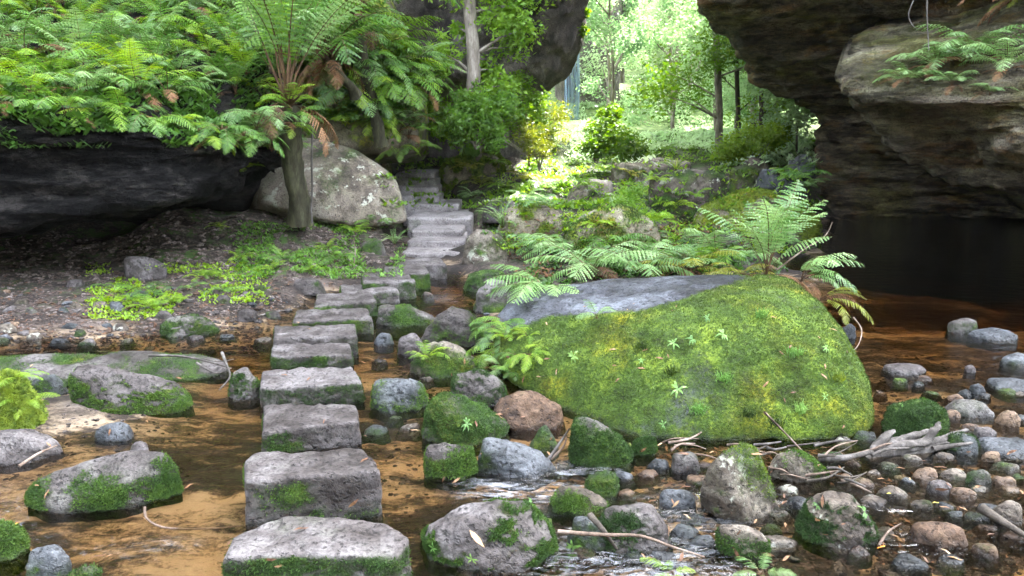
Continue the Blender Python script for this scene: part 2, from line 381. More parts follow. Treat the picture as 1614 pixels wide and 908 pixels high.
bott = [[N0+(k+1) % nb_, N0+k, ctr, ctr] for k in range(nb_)]
V = np.concatenate([np.stack([wxr, wyr, wz], 1), bv, [[0, 3, -1.2]]])
me = bpy.data.meshes.new('water')
me.from_pydata(V.tolist(), [], top.tolist()+sides+[b[:3] for b in bott]); me.update()
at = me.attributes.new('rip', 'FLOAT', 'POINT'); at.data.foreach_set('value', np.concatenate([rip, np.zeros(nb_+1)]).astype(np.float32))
me.polygons.foreach_set('use_smooth', np.full(len(me.polygons), True))
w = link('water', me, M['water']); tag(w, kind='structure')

# ------------------------------------------------------------ rocks
_ico = {}
def ico(level):
    if level not in _ico:
        bm = bmesh.new(); bmesh.ops.create_icosphere(bm, subdivisions=level, radius=1)
        _ico[level] = (np.array([v.co[:] for v in bm.verts]), np.array([[v.index for v in f.verts] for f in bm.faces])); bm.free()
    return _ico[level]
def hull_planes(pts, R_=1):
    bm = bmesh.new()
    for q in pts: bm.verts.new(q)
    bmesh.ops.convex_hull(bm, input=bm.verts); bm.normal_update()
    pl = {}
    for f in bm.faces:
        if f.calc_area() < 1e-6: continue
        n = f.normal; d = n.dot(f.verts[0].co)
        if d < 0: n = -n; d = -d
        pl[(round(n.x, R_), round(n.y, R_), round(n.z, R_), round(d, R_))] = (n.x, n.y, n.z, d)
    bm.free(); return np.array(list(pl.values()))
def hull_rock(name, pts, mat, label, cat='rock', group=None, level=5, k=10, amp=.03, seed=0, moss=(.2, .5), mossfn=None, strata=0.0, kind=None, mossb=1.7, tufts=0, tmat='tuft_dark', tsize=.008, face=None):
    pts = np.asarray(pts, float)
    lo, hi = pts.min(0), pts.max(0); c = (lo+hi)/2; h = (hi-lo)/2
    q = (pts-c)/h
    pl = hull_planes(q.tolist(), 2 if k > 29 else 1); pl = pl[pl[:, 3] > .02]
    d, Fc = ico(level)
    dots = np.clip(d@pl[:, :3].T, 0, None)/pl[:, 3]
    r = ((dots**k).sum(1))**(-1/k)
    V = d*r[:, None]*(1.02+.35/k)*h + c
    size = float((h[0]*h[1]*h[2])**(1/3))
    nrm = d/h; nrm /= np.linalg.norm(nrm, axis=1)[:, None]
    s = 1/size
    disp = (fbm(V*s*1.1+seed*7.7, seed, 5, .55)-.5)*2*amp*size*2.2
    if face: disp -= np.abs(fbm(V*s*2.2+seed*3.1, seed+40, 3)-.5)*face*size
    disp += (fbm(V*22+seed, seed+9, 3)-.5)*.014*min(1, size*3)
    disp -= np.clip(fbm(V*7+seed*1.7, seed+12, 3)-.56, 0, 1)*.10*min(1, size*2.5)
    if strata: disp += (fbm(V*np.array([1, 1, 14])*1.0+seed, seed+5, 2)-.5)*strata*size
    V = V + nrm*disp[:, None]
    # normals
    e1 = V[Fc[:, 1]]-V[Fc[:, 0]]; e2 = V[Fc[:, 2]]-V[Fc[:, 0]]; fn = np.cross(e1, e2)
    vn = np.zeros_like(V)
    for i in range(3): np.add.at(vn, Fc[:, i], fn)
    vn /= np.linalg.norm(vn, axis=1)[:, None]+1e-12
    if mossfn is not None: mo = mossfn(V, vn)
    else:
        nz = np.clip(vn[:, 2], -.2, 1)
        mo = moss[0]*nz + moss[1]*(1-np.abs(nz)) + (fbm(V*5+seed*3.3, seed+21, 4)-.5)*mossb
    mo = np.clip(mo, 0, 1)
    base = np.array([c[0], c[1], max(lo[2], 0)])
    o = link(name, mesh_np(name, V-base, Fc, {'moss': mo}), mat, loc=base)
    tag(o, label, cat, group, kind); solid(o)
    if tufts:
        w = np.clip(mo[Fc].mean(1)-.35, 0, 1)*np.linalg.norm(fn, axis=1)*(V[Fc[:, 0], 2] > .01)*np.where(vn[Fc[:, 0], 1] < .6, 1, .1)
        if w.sum() > 0: moss_tufts(o, V, vn, Fc, w, tufts if tmat == 'tuft' else int(tufts*.6), M[tmat], base, tsize)
    return o
def moss_tufts(o, V, vn, Fc, w, N, mat, base, size):
    g = np.random.default_rng(len(V)+N)
    idx = g.choice(len(Fc), N, p=w/w.sum()); b = g.random((N, 2)); fl = b.sum(1) > 1; b[fl] = 1-b[fl]
    a = Fc[idx]; p = V[a[:, 0]]*(1-b.sum(1))[:, None]+V[a[:, 1]]*b[:, :1]+V[a[:, 2]]*b[:, 1:]; n = vn[a[:, 0]]
    VV = []; 
    for k in range(3):
        t = g.normal(size=(N, 3)); t -= n*(t*n).sum(1)[:, None]; t /= np.linalg.norm(t, axis=1)[:, None]
        s = size*(.5+g.random((N, 1))); tip = p+(n*.8+t*.9+np.array([0, 0, .2]))*s
        w_ = np.cross(n, t)*s*.28
        VV.append(np.stack([p-w_-n*.003, p+w_-n*.003, tip], 1))
    VV = np.concatenate(VV).reshape(-1, 3)
    m = link('moss', mesh_np('moss', VV-base, np.arange(len(VV)).reshape(-1, 3), smooth=False), mat, parent=o); tag(m, kind='stuff')

def stepping(label, poly, yfb, seed, h_at=None, moss=(-.05, .62), **kw):
    # poly: top outline in px, first two = front-left, front-right ; yfb = px y of the front bottom at the waterline
    fl, fr = poly[0], poly[1]
    xm = (fl[0]+fr[0])/2; ym = (fl[1]+fr[1])/2
    Yf = P(xm, yfb, 0)[1]; h = D(xm, ym, Yf)[2]
    T = np.array([P(x, y, h) for x, y in poly]); c = T.mean(0)
    g = np.random.default_rng(seed); pts = []
    for t in T:
        pts.append(t+[0, 0, g.uniform(-.008, .008)]); b = c+(t-c)*g.uniform(1.0, 1.05); pts.append([b[0], b[1], -.22]); 
        m = c+(t-c)*g.uniform(1.0, 1.05); pts.append([m[0], m[1], h*.35])
    return hull_rock('stepping_stone', pts, M['stone'], label, 'stepping stone', 'stepping stones crossing the stream', level=6, k=26, amp=.028, seed=seed, moss=(moss[0]-.05, moss[1]-.10), face=.22, mossb=1.5, **kw)
SS = [
 ('front stepping stone at the bottom edge, mossy green right corner', [(350,882),(625,874),(646,850),(600,818),(520,811),(440,815),(368,838)], 945, (-.0,.75)),
 ('large squared stepping stone second from the front, moss tufts on its face', [(387,762),(597,748),(590,722),(573,704),(400,711),(383,722)], 822, (-.1,.5)),
 ('stepping stone third from the front, grey flat top and plain face', [(413,680),(567,662),(562,636),(415,640)], 709, (-.1,.5)),
 ('stepping stone fourth from the front, wide with a chipped dark face', [(409,612),(569,604),(556,577),(413,580)], 640, (-.1,.6)),
 ('stepping stone fifth from the front, narrower grey block', [(427,562),(554,560),(550,538),(430,542)], 581, (-.1,.5)),
 ('stepping stone sixth from the front, uneven wavy top edge', [(431,534),(563,531),(558,512),(433,512)], 562, (-.1,.5)),
 ('stepping stone seventh from the front, green moss along its side', [(460,508),(586,501),(578,484),(468,489)], 530, (-.0,.8)),
 ('stepping stone eighth from the front, smooth pale top', [(494,484),(592,474),(580,460),(500,463)], 505, (-.1,.55)),
 ('stepping stone ninth from the front, turned to the right with mossy end', [(540,465),(628,457),(612,445),(537,449)], 483, (-.0,.7)),
 ('stepping stone tenth from the front, rounded olive right end', [(572,448),(655,442),(640,427),(568,433)], 474, (-.0,.7)),
 ('stepping stone eleventh from the front, near the stairs', [(603,432),(678,430),(665,416),(606,420)], 457, (-.0,.65)),
 ('farthest stepping stone touching the foot of the stairs', [(622,419),(704,418),(692,406),(625,409)], 441, (-.0,.5)),
]
for i, (lb, poly, yb, ms) in enumerate(SS):
    stepping(lb, poly, yb, 100+i, moss=ms, tufts=(2600 if i == 0 else 900 if i < 5 else 500), tsize=.008)

def rock(label, x0, x1, yt, yb, prof=None, dr=.8, moss=(.35, .45), mat='stone', level=5, k=18, z0=0.0, seed=0, amp=.06, name='rock', cat='rock', group=None, lean=0.0, **kw):
    xc = (x0+x1)/2; Yf = P(xc, yb, z0)[1]
    W = (x1-x0)/F*Yf*1.0; Dp = W*dr; Yc = Yf+Dp*.42
    W = (D(x1, yb, Yf+Dp*.25)-D(x0, yb, Yf+Dp*.25))[0]
    zt = D(xc, yt, Yc)[2]; H = max(zt-z0, .03)
    xcw = D(xc, yb, Yf+Dp*.25)[0]
    g = np.random.default_rng(seed+int(x0)*3+int(yt))
    if prof is None: prof = [(-.75, g.uniform(.6, .85)), (-.3, g.uniform(.85, 1)), (.25, 1.0), (.7, g.uniform(.6, .85))]
    pts = []
    for fx, hz in prof:
        pts += [(fx, g.uniform(-.15, .15), hz), (fx*.95, -.5, hz*g.uniform(.78, .9)), (fx*.95, .5, hz*g.uniform(.7, .9))]
    nr_ = 7
    for i in range(nr_):
        a = i/nr_*6.283+g.uniform(-.3, .3); q = g.uniform(.9, 1.08); w_ = g.uniform(.25, .6); q2 = g.uniform(.8, .93)
        pts.append((math.cos(a)*q, math.sin(a)*q, 0.02)); pts.append((math.cos(a)*q2, math.sin(a)*q2, w_*.9*min(1, .6+H)))
        pts.append((math.cos(a)*1.06, math.sin(a)*1.06, -.12/H if z0 == 0 else -.25))
    W2, D2 = W/2, Dp/2
    moss = (moss[0]-.08, moss[1]+.0)
    pts = [(xcw+fx*W2, Yc+(fy+lean*fx)*D2, z0+z*H) for fx, fy, z in pts]
    kw.setdefault('face', .28)
    if kw.get('tufts', 0) >= 1000: level = 6
    return hull_rock(name, pts, M[mat], label, cat, group, level=level, k=k, amp=amp, seed=int(g.integers(999)), moss=moss, **kw)
gs = 'boulders and rocks in the stream'
# centre-front
rock('smooth grey boulder with green mossy rim and a fallen leaf, front centre', 650, 886, 787, 898, [(-.8,.45),(-.3,.95),(.2,1),(.55,.85),(.85,.4)], .75, (.12,.78), level=6, amp=.035, tufts=7000, tsize=.008, group=gs)
rock('oval green grey rock just right of the fourth stepping stone', 575, 677, 592, 650, None, .8, (.45,.5), 'stone_wet', tufts=1200, group=gs)
rock('pyramid shaped mossy rock with a grey peak', 652, 782, 481, 548, [(-.8,.3),(-.15,.95),(.1,1),(.75,.35)], .8, (.75,.5), 'stone', tufts=2500, k=14, group=gs)
rock('small half mossy rock left of the pyramid rock', 622, 673, 523, 562, None, .8, (.3,.6), 'stone', tufts=500, group=gs)
rock('brown and green rock carrying a small fern behind the mossy ones', 640, 762, 537, 596, [(-.7,.7),(-.2,1),(.3,.85),(.8,.4)], .8, (.35,.5), 'stone_brown', tufts=1200, group=gs)
rock('mossy rock with pale top tucked against the big boulder', 703, 800, 580, 640, None, .8, (.45,.75), tufts=2000, group=gs)
rock('long green mossy boulder with grey ridge sloping right', 660, 808, 615, 702, [(-.85,.75),(-.45,1),(.1,.75),(.8,.35)], .8, (.55,.85), tufts=5000, tsize=.008, group=gs)
rock('orange brown rounded rock at the foot of the big boulder', 768, 896, 614, 680, [(-.7,.7),(-.2,1),(.3,.95),(.8,.6)], .8, (-.2,.1), 'stone_warm', group=gs)
rock('flat mossy slab beside the seventh stepping stone', 588, 690, 477, 515, [(-.9,.9),(0,1),(.85,.4)], .6, (.5,.8), tufts=900, group=gs)
rock('tiny blue green stone poking out of the water by the stepping stones', 588, 622, 523, 545, None, .8, (.3,.5), 'stone_wet', 4, group=gs)
rock('small dark green mossy rock overhanging the rapid', 661, 752, 697, 758, [(-.8,.9),(0,1),(.85,.85)], .75, (.55,.95), tufts=3200, group=gs)
rock('wet blue grey slab sloping into the rapid', 748, 880, 690, 752, [(-.8,1),(-.3,.95),(.8,.25)], .7, (-.2,.3), 'stone_wet', group=gs)
rock('small triangular greenish rock above the slab', 832, 882, 666, 712, [(-.2,.9),(.1,1)], .8, (.35,.4), 'stone_wet', 4, group=gs)
rock('elongated mossy rock with seedlings below the big boulder', 893, 1004, 653, 738, [(-.85,.95),(-.4,1),(.2,.7),(.8,.3)], .7, (.6,.9), tufts=4500, group=gs)
rock('little round moss cushion rock beside the elongated one', 993, 1038, 686, 720, None, .8, (.9,.9), tufts=1500, level=4, group=gs)
rock('brown angular rock in midstream behind the grey pair', 857, 965, 765, 815, [(-.6,.8),(-.2,1),(.5,.6),(.85,.4)], .7, (.2,.6), 'stone_brown', tufts=900, group=gs)
rock('small blue grey rounded stone above the brown angular rock', 918, 982, 741, 785, None, .8, (.25,.5), 'stone_wet', tufts=300, group=gs)
rock('smooth grey rounded rock with dark skirt, right of the pair', 932, 1064, 788, 874, [(-.7,.85),(-.2,1),(.4,.95),(.8,.5)], .75, (.05,.6), 'stone', tufts=1500, group=gs)
rock('dark wet rock with a blue shine, left of the pair', 892, 975, 810, 870, [(-.7,1),(0,.9),(.8,.4)], .7, (.1,.4), 'stone_wet', group=gs)
rock('low green and brown wedge lying in the water below the jagged rock', 1124, 1217, 824, 882, [(-.8,.9),(0,1),(.8,.6)], .6, (.2,.6), 'stone_brown', tufts=900, lean=-.3, group=gs)
rock('mossy rock with brown bald crown, lower right', 1260, 1388, 773, 862, [(-.75,.75),(-.2,1),(.25,.95),(.8,.45)], .8, (.2,.85), 'stone_brown', tufts=4000, group=gs)
rock('low mossy wedge under twigs right of the jagged rock', 1210, 1314, 711, 762, [(-.7,.8),(-.1,1),(.8,.4)], .7, (.65,.6), 'stone_brown', tufts=2000, group=gs)
rock('grey pebbly rock at the left foot of the jagged rock', 1053, 1108, 711, 748, None, .8, (.0,.2), 'stone', 4, group=gs)
rock('flat dark wet stone in the riffle left of the jagged rock', 1033, 1102, 771, 803, None, .7, (-.2,.1), 'stone_wet', 4, group=gs)
rock('smooth green dome shaped rock beside the driftwood', 1396, 1502, 627, 697, None, .85, (.85,.75), tufts=3500, group=gs)
rock('small green rock behind the tip of the driftwood', 1488, 1547, 683, 718, None, .8, (.6,.7), 'stone_wet', 4, tufts=600, group=gs)
# jagged upright
def pts_px(lst): return [tuple(D(x, y, Y)) for x, y, Y in lst]
Yj = P(1170, 815)[1]
hull_rock('jagged_rock', pts_px([(1112,742,Yj+.05),(1140,712,Yj+.12),(1172,694,Yj+.15),(1190,700,Yj+.2),(1205,738,Yj+.05),(1128,722,Yj),(1104,765,Yj+.05),(1105,810,Yj+.1),(1135,830,Yj-.02),(1180,828,Yj-.05),(1237,812,Yj+.05),(1222,780,Yj+.12),(1200,800,Yj+.45),(1130,800,Yj+.45),(1185,720,Yj+.35),(1145,870,Yj),(1225,860,Yj+.1),(1160,860,Yj+.4)]),
  M['stone_brown'], 'jagged upright brown rock with yellow moss and lichen', 'rock', gs, level=6, k=44, amp=.035, seed=77, moss=(.4,.2), face=.35, strata=.05, tufts=900, tmat='tuft')
# left side
rock('large slanting rock with flat pale top and green sides, left bank', 108, 304, 571, 655, [(-.95,.95),(-.75,1),(0,.82),(.6,.66),(.9,.4)], .5, (-.1,.95), k=16, level=6, amp=.03, tufts=4000, lean=-.15, group=gs)
def slab(name, label, top, h0, mat, zb=-.15, **kw):
    pts = []
    for x, y, z in top:
        t = P(x, y, z); pts += [tuple(t), (t[0], t[1], zb)]
    return hull_rock(name, pts, M[mat], label, 'rock', gs, **kw)
slab('rock', 'long tilted mossy rock like a log, lower left', [(36,778,.06),(60,748,.12),(130,728,.16),(215,704,.20),(262,710,.20),(285,738,.12),(190,768,.10),(90,800,.03)], 0, 'stone', level=6, k=14, amp=.04, seed=31, moss=(.35,.7), tufts=6000, tsize=.008)
rock('small pinkish cobble resting behind the long tilted rock', 203, 234, 695, 716, None, .8, (-.3,-.2), 'stone', 4, z0=.12, group=gs)
slab('rock', 'long low green shelf of rock across the left channel', [(-160,590,.09),(0,562,.10),(120,568,.10),(240,552,.10),(345,558,.09),(362,572,.06),(300,590,.04),(0,600,.05)], 0, 'stone', level=6, k=12, amp=.035, seed=32, moss=(.4,.8), tufts=3500)
rock('moss covered hummock at the left edge of the frame', -60, 62, 584, 690, None, .8, (.8,.9), 'stone_brown', tufts=6000, tsize=.022, tmat='tuft', group=gs)
rock('dark rounded rock behind the left slanting rock', 42, 106, 588, 628, None, .8, (.3,.5), 'stone_wet', tufts=600, group=gs)
rock('pale grey flat boulder on the left sand bank', -60, 92, 676, 732, None, .6, (-.3,.0), 'stone', group=gs)
rock('wet grey slab lying in the sand near the left channel', 143, 212, 663, 697, None, .6, (-.2,.1), 'stone_wet', 4, group=gs)
rock('blue grey wet stone in the bottom left corner', 38, 114, 856, 920, None, .8, (-.1,.4), 'stone_wet', group=gs)
rock('green mossy stone cut by the left edge near the bottom', -60, 38, 818, 888, None, .8, (.7,.9), tufts=2500, group=gs)
rock('mossy stone only just showing at the bottom edge, left', 100, 168, 890, 950, None, .8, (.7,.7), tufts=900, group=gs)
rock('green triangular rock between driftwood twigs and stepping stones', 357, 412, 576, 630, [(-.6,.8),(.1,1),(.6,.7)], .8, (.5,.8), tufts=1500, group=gs)
rock('flat round mossy rock on the far left waterline', 244, 342, 494, 532, None, .8, (.35,.8), tufts=1200, group=gs)
rock('pale flat stone lying in the mouth of the dark hollow', 195, 262, 403, 436, [(-.95,1),(0,.95),(.9,.6)], .6, (-.3,-.2), 'stone', z0=.17, k=18, group=gs)
rock('greyish cobble on the gravel left of the ninth stepping stone', 458, 512, 436, 462, None, .8, (.2,.3), 'stone', 4, z0=.04, group=gs)
rock('whitish cobble at the water edge below the gravel bar', 370, 408, 486, 508, None, .8, (-.3,-.3), 'stone', 4, group=gs)
# around the stairs
gb = 'boulders on the bank around the stairs'
rock('rounded olive boulder at the right foot of the stairs', 723, 806, 358, 430, [(-.7,.8),(-.2,1),(.4,.95),(.8,.7)], .9, (.3,.35), 'stone_brown', amp=.06, group=gb)
rock('low mossy green rock under the olive boulder', 727, 806, 423, 462, None, .9, (.8,.7), tufts=1400, group=gb)
rock('greyish half wet rock above the pyramid rock', 742, 832, 440, 495, None, .9, (.25,.4), 'stone', tufts=400, group=gb)
rock('dark stone among plants left of the stairs', 564, 612, 373, 415, None, .9, (.2,.4), 'stone', z0=.08, level=4, group=gb)
rock('small reddish block behind the dark stone', 566, 604, 345, 372, None, .9, (-.1,.1), 'stone_brown', z0=.3, level=4, group=gb)
Yb = 9.0
FMOUND = hull_rock('fern_mound', pts_px([(440,-20,9.9),(560,-30,10.2),(640,100,10.4),(662,225,10.6),(470,235,9.8),(560,225,9.8),(440,-40,12.5),(600,-40,12.6),(680,150,12.8),(670,250,12.6),(450,260,12)]),
  M['mound'], 'steep mossy mound under the curtain of long ferns', 'bank', None, level=6, k=14, amp=.06, seed=52, moss=(.7,.5))
hull_rock('slanting_boulder', pts_px([(392,300,8.9),(405,235,9.2),(440,215,9.4),(500,218,9.3),(560,235,9.0),(625,285,8.9),(640,350,8.7),(520,350,8.3),(410,320,8.4),(500,290,8.3),(470,222,10.4),(610,270,10.2),(640,340,10),(400,360,9.5),(600,360,8.6),(390,330,9)]),
  M['stone_pale'], 'huge pale slanting boulder with white lichen left of the stairs', 'boulder', gb, level=6, k=34, amp=.018, seed=51, moss=(.38,.15), mossb=.9, face=.05)
rock('pale block perched behind the slanting boulder', 570, 616, 214, 265, [(-.6,.6),(.3,1),(.8,.8)], .8, (-.2,0), 'stone_pale', z0=1.0, k=18, group=gb)
rock('grassy mound of rock at the right top of the stairs', 682, 830, 222, 312, [(-.8,.55),(-.1,1),(.4,.85),(.9,.3)], .9, (.6,.4), 'mound', z0=.45, level=6, amp=.05, tufts=6000, tsize=.045, tmat='tuft', group=gb)
rock('smooth grey hump below the grassy mound', 757, 822, 309, 345, None, .9, (.2,.2), 'stone', z0=.35, level=4, group=gb)
rock('broad yellow mossed rock beyond the olive boulder', 780, 905, 318, 372, None, .8, (.55,.2), 'mound', z0=.3, tufts=1500, tsize=.02, tmat='tuft', group=gb)
rock('sunlit yellow green rock in the middle of the ferns', 880, 1050, 322, 400, [(-.8,.6),(-.2,1),(.5,.9),(.9,.4)], .8, (.7,.5), 'mound', z0=.2, tufts=3000, tsize=.02, tmat='tuft', group=gb)
rock('pale flat topped rock near the middle of the view', 888, 975, 278, 322, [(-.8,.4),(-.1,1),(.8,.9)], .7, (.3,.2), 'stone_pale', z0=.5, group=gb)
rock('big dark sided boulder with a mossy flat top in the centre right', 1022, 1150, 264, 350, [(-.95,.9),(0,1),(.9,.95)], .8, (.55,.35), 'stone_brown', z0=.3, level=6, k=18, tufts=800, tmat='tuft', group=gb)
rock('long pale ledge stone behind the dark sided boulder', 965, 1095, 246, 290, [(-.95,.8),(0,1),(.9,.9)], .7, (.4,.2), 'stone_pale', z0=.7, k=16, group=gb)
rock('large mossy boulder behind the brown stemmed fern', 1075, 1300, 290, 385, [(-.8,.55),(0,1),(.5,.95),(.95,.4)], .7, (.75,.5), 'mound', z0=.05, level=6, tufts=5000, tsize=.025, tmat='tuft', group=gb)
rock('angular green boulder in the shade of the arch', 1150, 1215, 244, 292, [(-.8,.4),(.1,1),(.8,.8)], .8, (.5,.4), 'stone_brown', z0=.75, k=20, group=gb)
for j, (a, b, c, d_) in enumerate([(1215,1262,228,262),(1240,1290,242,275),(1195,1235,262,292),(1258,1292,215,240),(1225,1275,270,300)]):
    rock(['dark blocky rock stacked highest under the arch', 'dark rock against the foot of the arch wall', 'small dark rock right of the angular green boulder', 'dark rock wedged below the arch opening corner', 'flat dark rock lowest in the pile under the arch'][j],
         a, b, c, d_, None, .9, (.1,.1), 'stone_wet', 4, z0=.85+.1*(j == 3), k=20, group='dark rocks piled at the arch foot')
# right pool
gp = 'stones in the shallow pool on the right'
for (lb, a, b, c, d_, mt, ms) in [
 ('flat pinkish stone with a wet top in the brown pool', 1392, 1462, 571, 592, 'stone', (-.3,-.2)),
 ('pale round topped stone far out in the dark pool', 1494, 1545, 499, 526, 'stone', (.1,.3)),
 ('long low shiny stone next to the pale pool stone', 1535, 1612, 518, 538, 'stone_wet', (-.2,0)),
 ('bluish stone cut by the right edge, upper one', 1582, 1640, 556, 578, 'stone_wet', (0,.2)),
 ('wide bluish stone cut by the right edge, middle one', 1560, 1660, 598, 620, 'stone_wet', (0,.2)),
 ('oblong green grey stone with pale wet skirt', 1494, 1572, 629, 660, 'stone', (.3,.3)),
 ('small cream cobble left of the oblong stone', 1488, 1518, 645, 662, 'stone_warm', (-.3,-.3)),
 ('orange tan cobble above the oblong stone', 1490, 1522, 620, 634, 'stone_warm', (-.3,-.3)),
 ('rounded tan stone near the right edge', 1570, 1612, 645, 674, 'stone_warm', (-.3,-.2)),
 ('smooth mauve cobble below the oblong stone', 1536, 1576, 672, 692, 'stone', (-.3,-.3)),
 ('long blue green stone cut by the right edge, lowest one', 1546, 1665, 694, 724, 'stone_wet', (.2,.3)),
 ('small slanted blue stone above the oblong one', 1528, 1556, 603, 622, 'stone_wet', (-.2,-.2)),
 ('tan oval cobble below the driftwood tip', 1440, 1482, 737, 758, 'stone_warm', (-.2,-.1)),
 ('purple grey cobble under the tan oval one', 1462, 1506, 756, 780, 'stone', (-.3,-.3)),
 ('green mossy cobble in the right gravel', 1522, 1568, 738, 768, 'stone', (.6,.7)),
 ('brown rounded stone low on the right', 1562, 1616, 788, 828, 'stone_brown', (-.2,-.1)),
 ('ochre cobble beside the purple grey one', 1500, 1542, 767, 788, 'stone_warm', (-.3,-.3)),
 ('reddish wet flat rock awash at the lower right', 1436, 1532, 820, 866, 'stone_warm', (-.3,-.3)),
 ('buff cobble next to the mossy cobble', 1565, 1606, 750, 768, 'stone_warm', (-.3,-.3)),
 ('rust cobble under the end of the driftwood', 1548, 1580, 708, 730, 'stone_warm', (-.3,-.3)),
 ('tiny white tipped stone alone in the pool', 1520, 1540, 574, 588, 'stone', (-.3,-.3)),
 ('dark cobble partly hidden behind the big boulder', 1325, 1352, 508, 535, 'stone_wet', (-.2,0)),
]:
    rock(lb, a, b, c, d_, None, .8, ms, mt, 4, group=gp)
# main boulder
Y0 = P(1000, 690)[1]
mb = pts_px([(795,478,4.75),(850,456,4.85),(960,439,4.85),(1100,433,4.75),(1235,434,4.45),(1280,462,4.2),(1322,520,3.85),(1356,560,3.6),(1383,640,3.42),(1380,676,3.32),
             (1300,697,3.22),(1150,695,3.22),(1010,693,3.25),(912,652,3.6),(845,604,4.05),(784,560,4.45),(774,512,4.6),(788,592,4.1),(778,545,4.3),(840,530,4.2),(1010,505,3.85),(1190,470,3.85),
             (1120,560,3.5),(960,585,3.62),(1280,560,3.5),(1330,620,3.36)])
for x, Y in ((1380, 3.5), (1290, 4.9), (830, 5.0), (1010, 3.3), (1340, 3.3), (900, 3.75), (1150, 3.28), (790, 4.6)): q = D(x, 600, Y); mb.append((q[0], q[1], -.12))
def mb_moss(V, n):
    # bald wet strip along the upper left top, moss elsewhere
    s = np.array(V); d = s-CAM
    f = fbm(V*3.2, 60, 5); g = fbm(V*1.3+5, 61, 3)
    m = .76+(f-.5)*1.3
    ax = [D(840, 530, 4.2)[0], D(1010, 505, 3.9)[0], D(1110, 480, 4.0)[0], D(1260, 445, 4.3)[0]]
    bald = np.clip((V[:, 1]-np.interp(V[:, 0], ax, [4.3, 4.0, 4.12, 4.45])+(f-.5)*.3)*7, 0, 1)*np.clip((V[:, 2]-.2)*9, 0, 1)*np.clip((1.75-V[:, 0])*2, 0, 1)
    m -= bald*1.05
    m += .3*np.clip((V[:, 0]-.6)*.8, 0, 1)
    m += .3*np.clip((.8-V[:, 0])*2, 0, 1)*(1-bald)
    return m
BOUL = hull_rock('mossy_boulder', mb, M['boulder'], 'huge flat topped boulder covered in bright moss, centre right', 'boulder', None, level=7, k=30, amp=.03, seed=61, mossfn=mb_moss, face=.05, tufts=26000, tmat='tuft', tsize=.008)

# ------------------------------------------------------------ stairs
st = empty('stone_staircase', D(690, 400, 8.6)*[1,1,0], 'worn grey stone stairs climbing between boulders to a dark hollow', 'stairs')
def step_block(x0, x1, yft, yfb, yb, Yf, depth, seed):
    z1 = D((x0+x1)/2, yft, Yf)[2]; pts = []
    for fx, y in ((x0, Yf), (x1, Yf), (x0+4, Yf+depth), (x1-2, Yf+depth)):
        X = D(fx, 300, Yf)[0]; pts += [(X, y, z1), (X, y, z1-.35)]
    o = hull_rock('step', pts, M['step'], None, None, None, level=5, k=30, amp=.012, seed=seed, moss=(-.3,-.1), face=.03)
    o.location = Vector(o.location)-st.location; o.parent = st
    return z1
for i, (x0, x1, yft, Yf, dep) in enumerate([(628,732,398,8.55,1.0),(640,730,380,8.95,1.0),(646,728,363,9.35,1.2),(640,742,343,10.0,1.3),(634,722,322,10.9,1.0),(632,692,308,11.3,.9),(630,690,295,11.7,.9),(627,688,283,12.1,.9),(624,684,273,12.5,1.6)]):
    step_block(x0, x1, yft, 0, 0, Yf, dep, 300+i)

